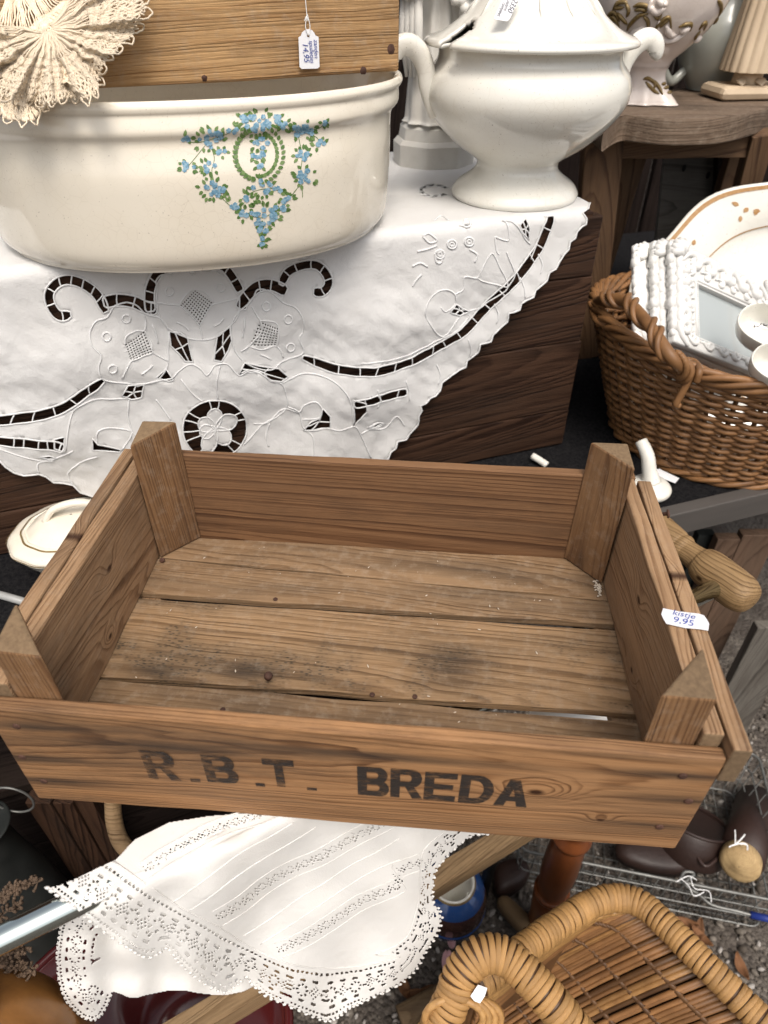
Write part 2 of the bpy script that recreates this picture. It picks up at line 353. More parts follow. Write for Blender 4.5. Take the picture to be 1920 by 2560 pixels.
M_bluepot = ceramic('cobalt_glaze', (.025, .07, .22), .12, .02, 0., (.02, .05, .2))
M_brownpot = ceramic('brown_glaze', (.055, .026, .022), .12, .04, 0., (.03, .015, .012))
M_leather = plain('dark_brown_leather', (.032, .016, .012), .5, nscale=120, namt=.6, bump=.5, col2=(.02, .010, .008))
M_red = plain('dark_red_lacquer', (.055, .008, .008), .2, nscale=14, namt=.5, bump=.1, col2=(.03, .005, .005))
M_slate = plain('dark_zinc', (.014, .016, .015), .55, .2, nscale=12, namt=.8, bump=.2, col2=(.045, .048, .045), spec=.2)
M_twig = plain('dry_twig', (.13, .085, .055), .9, nscale=80, namt=.5, bump=.3)
M_amber = plain('amber_wood', (.26, .115, .030), .4, nscale=12, namt=.7, bump=.2, col2=(.10, .04, .012), stretch=(3, 3, .5))
M_bluegrip = plain('blue_plastic', (.02, .04, .22), .35, namt=.2, bump=.05)
M_leaf = plain('dry_leaf', (.17, .075, .030), .8, nscale=60, namt=.6, bump=.4)
M_petal = plain('pink_petal', (.62, .36, .37), .7, nscale=60, namt=.3, bump=.2)
M_g2 = plain('print_pale_green', (.20, .30, .11), .2, nscale=300, namt=.4, bump=0)
M_b1 = plain('print_blue', (.12, .27, .39), .2, nscale=300, namt=.6, bump=0, col2=(.26, .42, .52))
M_b2 = plain('print_pale_blue', (.30, .46, .56), .2, nscale=300, namt=.5, bump=0, col2=(.15, .32, .45))
M_g1 = plain('print_green', (.085, .17, .045), .2, nscale=300, namt=.5, bump=0, col2=(.22, .32, .12))
M_card = plain('brown_card_box', (.20, .125, .06), .8, nscale=30, namt=.4, bump=.2)
def ink_mat():
    m, t, b = newmat('black_stencil_ink'); g = G(t); tc = g.n('ShaderNodeTexCoord').outputs['Object']
    n = g.noise(g.vmath('MULTIPLY', tc, (90, 1, 420)), 1.0, 4, .65); n2 = g.noise(g.vmath('MULTIPLY', tc, (40, 1, 60)), 1.0, 3, .6)
    sp = g.n('ShaderNodeSeparateXYZ'); g.l(tc, sp.inputs[0])
    wearx = g.math('MULTIPLY', g.ramp(g.math('ADD', sp.outputs[0], .5), [(.26, .17), (.36, .09), (.5, .02)]), 1.0)
    a = g.ramp(g.math('SUBTRACT', g.math('ADD', g.math('MULTIPLY', n, .55), g.math('MULTIPLY', n2, .45)), wearx), [(.34, .12), (.47, .84)])
    b.inputs['Base Color'].default_value = (.018, .014, .012, 1); b.inputs['Roughness'].default_value = .8
    g.l(a, b.inputs['Alpha']); return m
M_ink = ink_mat()
def gravel_mat():
    m, t, b = newmat('gravel'); g = G(t); tc = g.n('ShaderNodeTexCoord').outputs['Object']
    v = g.n('ShaderNodeTexVoronoi'); g.l(tc, v.inputs['Vector']); v.inputs['Scale'].default_value = 130
    n = g.noise(tc, 9, 4, .6)
    c = g.mix(g.ramp(v.outputs['Color'], [(0.0, 0.0), (1.0, 1.0)]), (.05, .041, .034), (.17, .145, .12))
    c = g.mix(g.ramp(n, [(.4, 0.0), (.65, .8)]), c, (.05, .038, .03))
    g.l(c, b.inputs['Base Color']); b.inputs['Roughness'].default_value = .9
    g.bump(g.math('MULTIPLY', v.outputs['Distance'], -1.0), 1.0, .006, b); return m
M_gravel = gravel_mat()
M_stone = plain('gravel_stone', (.17, .145, .12), .85, nscale=35, namt=.9, bump=.3, col2=(.09, .075, .06))

def frame_mat(o, x, y, z):
    return Matrix(((x.x, y.x, z.x, o.x), (x.y, y.y, z.y, o.y), (x.z, y.z, z.z, o.z), (0, 0, 0, 1)))
def board(name, mat, parent, M, size, bevel=.0018, wob=.0008, ends=None, nx=14, seed=0):
    """plank: local x = length, y = thickness, z = width; M places its centre"""
    lx, ly, lz = size; mb = MB(); v = []; f = []
    zs = [-.5, -.46, 0, .46, .5] if lz > .02 else [-.5, .5]
    ring = [(-.5, z) for z in zs] + [(.5, z) for z in zs[::-1]]
    R = len(ring)
    for i in range(nx + 1):
        x = -lx / 2 + lx * i / nx
        e1 = noise.noise(V(x * 14, seed * 3.1, 0)) * wob; e2 = noise.noise(V(x * 14, seed * 3.1 + 9, 5)) * wob; e3 = noise.noise(V(x * 5, seed + 4, 9)) * wob
        for (y, z) in ring:
            k = (1 if abs(z) > .49 else 0)
            v.append((x, y * ly + e3 + (y * 2) * noise.noise(V(x * 20, z * 9, seed)) * wob * .4, z * lz + (e1 if z < 0 else e2)))
    for i in range(nx):
        for k in range(R):
            l = (k + 1) % R; f.append((i * R + k, (i + 1) * R + k, (i + 1) * R + l, i * R + l))
    f.append(tuple(range(R))); f.append(tuple(nx * R + k for k in range(R))[::-1])
    me = bpy.data.meshes.new(name); me.from_pydata(v, [], f); me.materials.append(mat)
    if ends: me.materials.append(ends); me.polygons[-1].material_index = 1; me.polygons[-2].material_index = 1
    me.polygons.foreach_set('use_smooth', [False] * len(me.polygons)); me.update()
    o = bpy.data.objects.new(name, me); COL.objects.link(o); attach(o, parent)
    o.matrix_basis = Matrix.Translation(OFF) @ M
    if bevel:
        b = o.modifiers.new('b', 'BEVEL'); b.width = bevel; b.segments = 2; b.limit_method = 'ANGLE'; b.angle_limit = rad(40)
    return o
def text_mesh(txt, size, M, name, mat, parent, shear=.2, bold=0):
    cu = bpy.data.curves.new(name, 'FONT'); cu.body = txt; cu.size = size; cu.shear = shear; cu.align_x = 'CENTER'; cu.offset = bold
    tmp = bpy.data.objects.new('tmp', cu); COL.objects.link(tmp)
    dg = bpy.context.evaluated_depsgraph_get(); me = bpy.data.meshes.new_from_object(tmp.evaluated_get(dg)); bpy.data.objects.remove(tmp)
    me.materials.clear(); me.materials.append(mat); o = bpy.data.objects.new(name, me); COL.objects.link(o); attach(o, parent)
    o.matrix_basis = Matrix.Translation(OFF) @ M; return o
def scalefree(M): return M
# ================================================================== SETTING
GZ = -CZ
mb = MB(); mb.add([(-30, -30, GZ), (30, -30, GZ), (30, 30, GZ), (-30, 30, GZ)], [(0, 1, 2, 3)])
tag(mb.build('gravel_ground', M_gravel, loc=V(0, 0, GZ), smooth=False), 'grey brown gravel ground beneath the stall', kind='structure')
# loose stones on the visible patch
def icos(r, c, q):
    t = (1 + 5 ** .5) / 2; vs_ = [(-1, t, 0), (1, t, 0), (-1, -t, 0), (1, -t, 0), (0, -1, t), (0, 1, t), (0, -1, -t), (0, 1, -t), (t, 0, -1), (t, 0, 1), (-t, 0, -1), (-t, 0, 1)]
    fs = [(0, 11, 5), (0, 5, 1), (0, 1, 7), (0, 7, 10), (0, 10, 11), (1, 5, 9), (5, 11, 4), (11, 10, 2), (10, 7, 6), (7, 1, 8), (3, 9, 4), (3, 4, 2), (3, 2, 6), (3, 6, 8), (3, 8, 9), (4, 9, 5), (2, 4, 11), (6, 2, 10), (8, 6, 7), (9, 8, 1)]
    return [c + q @ (V(*p) * (r / 1.9 * random.uniform(.75, 1.2))) for p in vs_], fs
from mathutils import Euler
mb = MB()
for k in range(5200):
    x = random.uniform(-.15, 1.15); y = random.uniform(.12, 1.15)
    r = random.choice([.003, .004, .005, .006, .008]) * random.uniform(.8, 1.3)
    q = Euler((random.uniform(0, 6), random.uniform(0, 6), random.uniform(0, 6))).to_matrix() @ Matrix.Diagonal((1.2, .9, .6))
    v_, f_ = icos(r, V(x, y, GZ + r * .35), q); mb.add(v_, f_, random.choice([0, 0, 1, 2]))
M_stone2 = plain('dark_gravel_stone', (.08, .064, .05), .85, nscale=35, namt=.8, bump=.3); M_stone3 = plain('pale_gravel_stone', (.36, .33, .30), .85, nscale=35, namt=.6, bump=.3)
tag(mb.build('gravel_stones', [M_stone, M_stone2, M_stone3], loc=V(.5, .6, GZ)), 'loose small stones scattered over the ground', kind='stuff')

E1, E2 = V(.949, .3153, 0).normalized(), V(-.3153, .949, 0).normalized()
BC = V(.291, .9535, 0); ZT = -.257; ZB = -.63
def ST(s, d, z): return BC + E1 * s + E2 * d + V(0, 0, z)
MS = lambda s, d, z: frame_mat(ST(s, d, z), E1, E2, V(0, 0, 1))         # stall-aligned frame
# backing wall of upright planks, the stall's inner shade put into their near-black colour
wl = thing('dark_backing_wall', 'near-black plank backing wall standing in for the shaded stall interior', 'wall', ST(.3, 1.0, GZ))
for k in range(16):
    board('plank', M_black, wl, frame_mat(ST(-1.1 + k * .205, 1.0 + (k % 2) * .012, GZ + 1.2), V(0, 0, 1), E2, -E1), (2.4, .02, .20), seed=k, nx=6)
# stall table: slab with black felt and a metal front edge
TE = -.208                                                            # front edge in front of the chest face
tb = thing('stall_table', 'market stall table covered in black felt with a grey metal front edge', 'table', ST(.1, .2, GZ))
mb = MB(); mb.box((-1.2, TE + .012, -.028), (1.3, .95, 0), MS(0, 0, ZB)); mb.build('felt_top', M_felt, tb, smooth=False, bevel=.004)
o = board('edge_rail', M_iron, tb, MS(.05, TE, ZB - .018), (2.5, .022, .044), bevel=.003, wob=.0005)
for s_, d_ in ((-1.1, TE + .05), (1.2, TE + .05), (-1.1, .88), (1.2, .88)):
    board('leg', M_under, tb, frame_mat(ST(s_, d_, (GZ + ZB - .028) / 2), V(0, 0, 1), E1, E2), (-GZ + ZB - .03, .05, .05))

# dark wooden chest under the cloth
LB = 1.02
ch = thing('wooden_chest', 'dark stained plank chest standing under the white cutwork cloth', 'chest', ST(-LB / 2, .2, ZB + .001))
hts = [.082, .098, .118, .0675]; z = ZB + .002
taper = .008
for k, h in enumerate(hts[::-1]):
    sw = taper * (1 - (z - ZB) / .37)
    board('front_plank', M_dark, ch, MS(-LB / 2 + sw / 2, .009, z + h / 2), (LB + sw, .018, h - .0012), bevel=.002, wob=.0012, seed=k + 3, nx=24)
    board('side_plank', M_dark, ch, frame_mat(ST(-.011 + sw, .219, z + h / 2), E2, -E1, V(0, 0, 1)), (.402, .018, h - .0012), bevel=.002, seed=k + 9)
    board('side_plank', M_dark, ch, frame_mat(ST(-LB + .011, .219, z + h / 2), E2, -E1, V(0, 0, 1)), (.402, .018, h - .0012), bevel=.002, seed=k + 19)
    z += h
board('back_panel', M_dark, ch, MS(-LB / 2, .43, ZB + .186), (LB, .016, .366))
board('lid', M_dark, ch, frame_mat(ST(-LB / 2 - .004, .215, ZT - .0045), E1, V(0, 0, -1), E2), (LB - .02, .008, .43))

# ================================================================== CRATE
CT = V(-.278, .3098, -.5329)
MC = Matrix.Translation(CT) @ Matrix.Rotation(-.078, 4, 'Z') @ Matrix.Rotation(.0058, 4, 'Y')
L, W, HS, HB, HP, HF, ZL, TH = .5, .3051, .1177, .1174, .1585, .1057, -.0267, .0114
PA, PB = .0377, .0411
crate = thing('wooden_crate', 'low open brown wooden crate with stencilled front and four triangular corner posts', 'crate', MC @ V(L / 2, W / 2, ZL))
T_ = Matrix.Translation
X_, Y_, Z_ = V(1, 0, 0), V(0, 1, 0), V(0, 0, 1)
front = board('front_board', M_front, crate, MC @ T_(V(L / 2, -TH / 2, (HF + ZL) / 2)), (L + .036, TH, HF - ZL), bevel=.0022, wob=.0012, ends=M_endgrain, nx=40, seed=1)
board('back_board', M_back, crate, MC @ T_(V(L / 2, W + .006, (HB + ZL) / 2)), (L + .036, .012, HB - ZL), bevel=.002, wob=.0009, ends=M_endgrain, nx=40, seed=2)
def sideM(x, y, z): return MC @ frame_mat(V(x, y, z), Y_, -X_, Z_)
board('end_board', M_side, crate, sideM(-.0082, W / 2, HS / 2), (W - .0006, .0148, HS), bevel=.0018, wob=.0020, ends=M_endgrain, nx=30, seed=3)
board('end_board', M_side, crate, sideM(L + .0085, W / 2, HS / 2), (W - .0006, .0146, HS), bevel=.0018, wob=.0020, ends=M_endgrain, nx=30, seed=4)
board('handle_batten', M_side, crate, sideM(-.0231, W / 2 - .004, HS - .018), (W + .018, .0135, .040), bevel=.0018, wob=.0012, ends=M_endgrain, nx=30, seed=5)
board('handle_batten', M_side, crate, sideM(L + .0246, W / 2 - .008, HS - .020), (W + .006, .0135, .040), bevel=.0018, wob=.0012, ends=M_endgrain, nx=30, seed=6)
def floor_plank(y0, y1, mat, seed, slo=0., shi=0., dz=0.):
    o = board('floor_plank', mat, crate, MC @ frame_mat(V(L / 2, (y0 + y1) / 2, -.0048 + dz), X_, -Z_, Y_), (L + .030, .0088, y1 - y0), bevel=.0012, wob=.0016, ends=M_endgrain, nx=40, seed=seed)
    for v in o.data.vertices:
        v.co.z += (slo if v.co.z < 0 else shi) * v.co.x
    return o
floor_plank(.2545, W - .0004, M_floor2, 11, slo=-.05)
floor_plank(.2085, .2525, M_floor2, 12, shi=-.05, slo=-.006)
floor_plank(.0990, .2008, M_floor, 13, slo=-.004, shi=-.006)
floor_plank(.0006, .0925, M_floor2, 14, shi=-.013)
for y in (.03, .27):
    pass
board('bottom_batten', M_side, crate, sideM(.004, W / 2, -.0175), (W - .03, .026, .0155), seed=21)
board('bottom_batten', M_side, crate, sideM(L - .004, W / 2, -.0175), (W - .03, .026, .0155), seed=22)
def post(tri, h, seed, apex):
    # tri: three crate (x, y) corners; grain runs upward along local x
    cx = sum(p[0] for p in tri) / 3; cy = sum(p[1] for p in tri) / 3
    nz = 8; v = []; f = []
    for i in range(nz + 1):
        t = i / nz
        for k, (x, y) in enumerate(tri):
            hh = (h + apex[k]) * t
            j = .0007
            v.append((hh + .0004, x - cx + noise.noise(V(hh * 22, k * 3, seed)) * j, y - cy + noise.noise(V(hh * 22, k * 3, seed + 7)) * j))
    for i in range(nz):
        for k in range(3):
            l = (k + 1) % 3; f.append((i * 3 + k, i * 3 + l, (i + 1) * 3 + l, (i + 1) * 3 + k))
    f.append((2, 1, 0)); f.append((nz * 3, nz * 3 + 1, nz * 3 + 2))
    me = bpy.data.meshes.new('corner_post'); me.from_pydata(v, [], f); me.materials.append(M_post); me.materials.append(M_endgrain)
    me.polygons[-1].material_index = 1; me.update()
    bm = bmesh.new(); bm.from_mesh(me); bmesh.ops.recalc_face_normals(bm, faces=bm.faces); bm.to_mesh(me); bm.free()
    o = bpy.data.objects.new('corner_post', me); COL.objects.link(o); attach(o, crate)
    o.matrix_basis = Matrix.Translation(OFF) @ MC @ frame_mat(V(cx, cy, 0), Z_, X_, Y_)
    b = o.modifiers.new('b', 'BEVEL'); b.width = .0022; b.segments = 2; b.limit_method = 'ANGLE'; b.angle_limit = rad(40)
    return o
e = .0006
post([(e, W - e), (e, W - PB), (PA, W - e)], HP, 1, (.001, -.005, .002))
post([(L - e, W - e), (L - PA, W - e), (L - e, W - PB)], HP, 2, (.001, .001, -.002))
post([(e, e), (PA, e), (e, PB)], HP, 3, (-.002, -.004, .005))
post([(L - e, e), (L - e, PB), (L - PA, e)], HP, 4, (-.002, .004, -.002))
# nails
def nailhead(name, p, n, r, h=.0012, stick=0):
    mb = MB(); n = n.normalized(); u = n.orthogonal().normalized(); w2 = n.cross(u)
    pr = [(0.02, h), (.6, h * .95), (.9, h * .6), (1.0, 0), (.95, -h)]
    if stick: pr += [(.42, -h * 1.3), (.36, -stick)]
    def fn(a, t):
        q, hh = pr[min(len(pr) - 1, int(round(t * (len(pr) - 1))))]; th = 2 * pi * a
        return p + (u * cos(th) + w2 * sin(th)) * (q * r) + n * (hh + .0002)
    mb.grid(fn, 12, len(pr), True); return mb.build(name, M_rust, crate)
nf = MC.to_3x3() @ V(0, -1, 0)
for (x, z) in ((.0009, .0834), (-.0095, .040), (-.003, .0045), (.4937, .0824), (.507, .0493), (.4964, .008)):
    nailhead('nail', MC @ V(x, -TH, z), nf, .0034)
nu = MC.to_3x3() @ V(0, 0, 1)
o = nailhead('nail', MC @ V(.1617, .1035, .0118), (nu + V(.15, -.35, 0)), .0042, .0026, stick=.014); tag(o, 'rusty nail standing up out of the floor plank')
for (x, y) in ((.125, .0715), (.24, .066), (.36, .062), (.30, .1), (.145, .2125), (.26, .099)):
    nailhead('nail', MC @ V(x, y, 0), nu, .0026, .0006)
o = nailhead('nail', MC @ V(L + .043, .262, .106), MC.to_3x3() @ V(1, -.1, .25), .0045, .0012, stick=.02); tag(o, 'bent rusty nail sticking out of the right batten')
nailhead('nail', MC @ V(.006, W - PB - .006, .004), MC.to_3x3() @ V(.3, -1, .4), .003, .001, stick=.006)
# dust and seeds caught in the corner
mb = MB()
for k in range(26):
    p = MC @ V(L - .003 - abs(random.gauss(0, .004)), W - PB - .004 + random.gauss(0, .007), .0016); q = Euler((0, 0, random.uniform(0, 6))).to_matrix() @ Matrix.Diagonal((2, .9, .8)); mb.add(*icos(.0012, p, q))
for k in range(60):
    p = MC @ V(random.uniform(.01, L - .01), random.uniform(.01, W - .01), .0008); q = Euler((0, 0, random.uniform(0, 6))).to_matrix() @ Matrix.Diagonal((random.uniform(1, 2.6), .7, .5)); mb.add(*icos(random.uniform(.0004, .0011), p, q))
tag(mb.build('dust_crumbs', plain('pale_crumbs', (.52, .45, .36), .8, namt=.3, bump=0), crate), kind='stuff')

# stencilled lettering
def poly_rect(x0, y0, x1, y1): return [(x0, y0), (x1, y0), (x1, y1), (x0, y1)]
def arc(cx, cy, rx, ry, a0, a1, n=12): return [(cx + rx * cos(rad(a0 + (a1 - a0) * k / n)), cy + ry * sin(rad(a0 + (a1 - a0) * k / n))) for k in range(n + 1)]
def D_shape(x0, y0, x1, y1): r = (y1 - y0) / 2; rx = min((x1 - x0) * .62, r); return [(x0, y0)] + arc(x1 - rx, (y0 + y1) / 2, rx, r, -90, 90) + [(x0, y1)]
S = .27
GLY = {
 'T': ([poly_rect(0, .78, 1, 1), poly_rect(.36, 0, .64, .80)], []),
 'E': ([poly_rect(0, 0, .30, 1), poly_rect(.2, .80, 1, 1), poly_rect(.2, .41, .9, .6), poly_rect(.2, 0, 1, .2)], []),
 'D': ([D_shape(0, 0, 1, 1)], [D_shape(.30, .19, .70, .81)]),
 'B': ([D_shape(0, .46, .95, 1), D_shape(0, 0, 1, .54)], [D_shape(.30, .62, .66, .83), D_shape(.30, .18, .70, .40)]),
 'R': ([D_shape(0, .40, .98, 1), poly_rect(0, 0, .30, .6), [(.42, .48), (.70, .0), (1.04, 0), (.70, .48)]], [D_shape(.30, .58, .66, .82)]),
 'A': ([[(0, 0), (.36, 1), (.66, 1), (1.02, 0), (.70, 0), (.51, .66), (.31, 0)], poly_rect(.26, .2, .76, .38)], []),
 '.': ([poly_rect(0, 0, 1, 1)], [])}
def glyph_mesh(mb, ch_, x0, x1, z0, z1, y):
    sol, hol = GLY[ch_]; vv = []; ff = []
    for p in map(ccw, sol + hol):
        b = len(vv); vv += [Vector(q) for q in p]; ff.append(list(range(b, b + len(p))))
    ov, oe, of, _, _, orf = delaunay_2d_cdt(vv, [], ff, 0, 1e-5)
    keep = [f for f, src in zip(of, orf) if src and all(i < len(sol) for i in src)]
    mb.add([(x0 + p.x * (x1 - x0), y, z0 + p.y * (z1 - z0)) for p in ov], keep)
for (c, x0, x1, z0, z1) in (('R', .0905, .1165, .0222, .0637), ('.', .1245, .1325, .0225, .0275), ('B', .1385, .1650, .0243, .0640), ('.', .1775, .185, .0235, .0285), ('T', .1860, .2105, .0255, .0648), ('.', .2185, .2265, .0235, .0275),
        ('B', .2590, .2835, .0225, .0640), ('R', .2845, .3090, .0230, .0645), ('E', .3105, .3350, .0230, .0635), ('D', .3375, .3635, .0228, .0635), ('A', .3650, .3905, .0228, .0612)):
    mb = MB(); glyph_mesh(mb, c, x0 - L / 2, x1 - L / 2, z0 - (HF + ZL) / 2, z1 - (HF + ZL) / 2, -TH / 2 - .0006)
    me = bpy.data.meshes.new('stencil_letter'); me.from_pydata([tuple(p) for p in mb.v], [], mb.f); me.materials.append(M_ink)
    o = bpy.data.objects.new('stencil_letter' if c != '.' else 'stencil_dot', me); COL.objects.link(o); o.parent = front   # sub-part of the front board
# paper label stapled on the right end
pn = MC.to_3x3() @ V(0, 0, 1); pp = MC @ V(.5, .1, HS + .0016)
lab = [(300, 1405), (390, 1425), (500, 1445), (630, 1462), (760, 1475), (830, 1500), (868, 1555), (895, 1605), (885, 1695), (800, 1680), (680, 1668), (580, 1660), (450, 1630), (340, 1605), (300, 1540), (275, 1480)]
pts = [PP(1600 + .19288 * x, 1250 + .19288 * y, pp, pn) for x, y in lab]
mb = MB(); n = len(pts); c0 = sum(pts, V(0, 0, 0)) / n
mb.add([p + pn * .0003 for p in pts] + pts, [tuple(range(n))] + [tuple(range(2 * n - 1, n - 1, -1))] + [(k, k + n, (k + 1) % n + n, (k + 1) % n) for k in range(n)])
lt = thing('price_label', 'torn white paper label with a handwritten price on the crate end', 'price label', c0)
mb.build('paper', M_paper, lt, smooth=False)
a = PP(1683, 1541, pp, pn); bb_ = PP(1733, 1552, pp, pn); ux = (bb_ - a).normalized(); uy = pn.cross(ux)
text_mesh('kistje', .0085, frame_mat(PP(1708, 1543, pp, pn) + pn * .0006, ux, uy, pn), 'handwriting', M_pen, lt, .3)
text_mesh('9,95', .0095, frame_mat(PP(1707, 1561, pp, pn) + pn * .0006, ux, uy, pn), 'handwriting', M_pen, lt, .2)
# ================================================================== CUTWORK TABLECLOTH
def c3(p): return (p[0] * .60880, 600 + p[1] * .60880)
def c4(p): return (900 + p[0] * .61483, 480 + p[1] * .61483)
FP = BC - E2 * .006
def to_st(q):
    h = PP(q[0], q[1], FP, E2)
    if h.z <= ZT: return V((h - FP).dot(E1), ZT - h.z)
    h = PZ(q[0], q[1], ZT + .003); return V((h - BC).dot(E1), min(0, -(h - BC).dot(E2)))
def wave(s, t):
    k = min(1, max(0, t) / .10)
    q = s * .75 + t * .55
    g = .0035 * (1 + sin(q * 40 + 1.1)) + .0022 * (1 + sin((s * .3 - t) * 55)) + .0012 * noise.noise(V(s * 22, t * 22, 3)) + .0012
    g += .0016 * noise.noise(V(s * 55, t * 55, 8)) + .0018 * noise.noise(V((s + t) * 18, (s - t) * 70, 4))
    g = max(g, .0004)
    g += .008 * math.exp(-((s + .17 - t * .5) / .035) ** 2) * k
    return k * g
def from_st(s, t, lift=0.0):
    r = .007
    if t < -r: return ST(s, -t, ZT + .003 + lift + .0006 * (1 + noise.noise(V(s * 25, t * 25, 1))))
    if t > r: return ST(s, -.006 - wave(s, t) - lift, ZT - t)
    ph = (t + r) / (2 * r) * pi / 2
    return ST(s, r - .0 - (r + .006 + lift) * sin(ph), ZT - r + (r + .003 + lift) * cos(ph))
right_hem = [(935, 48), (928, 66), (915, 80), (921, 108), (918, 130), (900, 140), (880, 160), (872, 185), (850, 200), (842, 230), (822, 250), (800, 280), (785, 305), (760, 320), (748, 352), (725, 370), (700, 390), (690, 415), (660, 425), (640, 440), (632, 465), (610, 475), (590, 480), (585, 515), (560, 540), (530, 570), (522, 598), (500, 605), (480, 610), (472, 645), (450, 665), (430, 680), (425, 705), (400, 720), (370, 740), (330, 770), (322, 800), (300, 820), (280, 830), (265, 850), (240, 860), (246, 880), (235, 900), (232, 940), (200, 980), (185, 1003), (150, 1010), (142, 1035), (120, 1050), (110, 1075), (95, 1090)]
low = [(935, 1175), (900, 1210), (830, 1235), (790, 1275), (700, 1290), (660, 1325), (590, 1330), (520, 1318), (450, 1330), (380, 1300), (330, 1290), (280, 1262)]
left_hem = [(400, 1055), (365, 1042), (330, 1030), (300, 1000), (262, 992), (220, 985), (190, 960), (160, 945), (100, 952), (60, 940), (25, 915), (0, 890), (-40, 880), (-90, 840), (-150, 800), (-190, 740), (-260, 690), (-300, 600), (-360, 520), (-390, 420), (-450, 330), (-480, 200)]
outline = [to_st(c4(p)) for p in right_hem] + [to_st(p) for p in low] + [to_st(c3(p)) for p in left_hem]
sl_ = outline[-1].x
outline += [V(sl_ - .05, -.02), V(sl_ - .06, -.15), V(sl_, -.40), V(-.2, -.415), V(-.045, -.38), V(-.03, -.25), V(-.012, -.12), V(-.006, -.05)]
holes = []; bars = []; cords = []
def channel(ctr, wid, step, conv, cap=True):
    P = cr([conv(p) for p in ctr], 7); Tn = np.gradient(P, axis=0); Tn /= np.linalg.norm(Tn, axis=1)[:, None]; Nn = np.stack([-Tn[:, 1], Tn[:, 0]], 1)
    n = len(P); u = np.linspace(0, 1, n); w_ = np.array([np.interp(x, [0, .06, .94, 1], [wid * .25, wid * .5, wid * .5, wid * .3]) for x in u])
    A = P + Nn * w_[:, None]; B = P - Nn * w_[:, None]
    pl = [to_st(p) for p in A] + [to_st(p) for p in B[::-1]]
    holes.append(pl)
    d = np.r_[0, np.cumsum(np.linalg.norm(np.diff(P, axis=0), axis=1))]; k = step * .7
    while k < d[-1] - step * .3:
        i = int(np.searchsorted(d, k)); i = min(max(i, 1), n - 2); j = min(n - 1, max(0, i + random.choice([-1, 0, 0, 1])))
        bars.append((to_st(A[i]), to_st(B[j]))); k += step * random.uniform(.85, 1.15)
K3, K4 = .6088, .61483
channel([(1240, 478), (1320, 507), (1400, 526), (1530, 530), (1659, 500)] + [((c4(p)[0]) / K3, (c4(p)[1] - 600) / K3) for p in [(250, 660), (370, 592), (450, 530), (540, 432), (640, 330), (720, 232), (755, 160), (785, 92)]], 21, 48, c3)
channel([(425, 562), (330, 630), (250, 680), (150, 708), (0, 728), (-120, 730), (-260, 640), (-360, 500)], 23, 50, c3)
channel([(292, 300), (245, 306), (212, 270), (203, 218), (235, 175), (285, 162), (345, 180), (400, 222), (435, 290)], 24, 33, c3)
channel([(425, 252), (480, 240), (550, 250), (600, 272), (645, 280)], 30, 42, c3)
channel([(700, 110), (652, 130), (620, 185), (613, 235), (618, 290)], 25, 30, c3)
channel([(865, 105), (915, 108), (950, 145), (985, 205)], 22, 28, c3)
channel([(985, 275), (1000, 235), (1050, 188), (1110, 178), (1172, 205)], 27, 40, c3)
channel([(1150, 178), (1180, 128), (1240, 102), (1300, 102), (1338, 140), (1345, 180), (1318, 208), (1282, 204)], 22, 36, c3)
channel([(1445, 660), (1500, 650), (1580, 630), (1665, 615)], 19, 36, c3)
channel([(-40, 806), (60, 812), (150, 818), (220, 826), (262, 838)], 22, 30, c3)
def hole(pts, conv, star=True):
    pl = [to_st(conv(p)) for p in pts]; holes.append(pl)
    if star and len(pl) >= 4:
        c = sum(pl, V(0, 0)) / len(pl); idx = range(0, len(pl), 2) if len(pl) > 5 else range(len(pl))
        for i in idx: m = (pl[i] + pl[(i + 1) % len(pl)]) / 2; bars.append((c, m))
hole([(695, 375), (740, 378), (770, 400), (778, 440), (790, 490), (758, 490), (735, 462), (700, 430)], c3)
hole([(940, 350), (950, 400), (935, 440), (905, 485), (875, 480), (880, 440), (890, 385)], c3)
hole([(975, 535), (998, 490), (1060, 505), (1140, 517), (1180, 555), (1150, 572), (1110, 565), (1060, 532), (1010, 517)], c3)
hole([(500, 635), (525, 590), (590, 588), (582, 645), (540, 652)], c3)
hole([(640, 557), (680, 520), (711, 566), (690, 572)], c3, False)
hole([(1242, 775), (1270, 740), (1308, 722), (1320, 680), (1350, 712), (1350, 757), (1300, 770)], c3)
hole([(1440, 640), (1492, 655), (1500, 690), (1450, 748)], c3, False)
hole([(1510, 765), (1548, 744), (1580, 750), (1545, 767)], c3, False)
hole([(225, 800), (265, 790), (266, 850), (225, 836)], c3, False)
hole([(380, 805), (402, 830), (440, 838), (497, 850), (490, 861), (380, 852)], c3, False)
hole([(165, 872), (205, 868), (235, 880), (200, 882)], c3, False)
hole([(358, 482), (385, 450), (412, 470), (442, 482), (400, 498)], c4)
hole([(650, 135), (680, 103), (690, 150), (685, 192), (660, 165)], c4)
hole([(25, 955), (55, 935), (95, 936), (60, 950)], c4, False)
for k in range(9):
    a0 = rad(40 + k * 34)
    holes.append([to_st((1086 + (34 + d) * cos(a0 + e_), 479 + (14 + d * .5) * sin(a0 + e_))) for d, e_ in ((-5, 0), (5, 0), (5, .42), (-5, .42))])
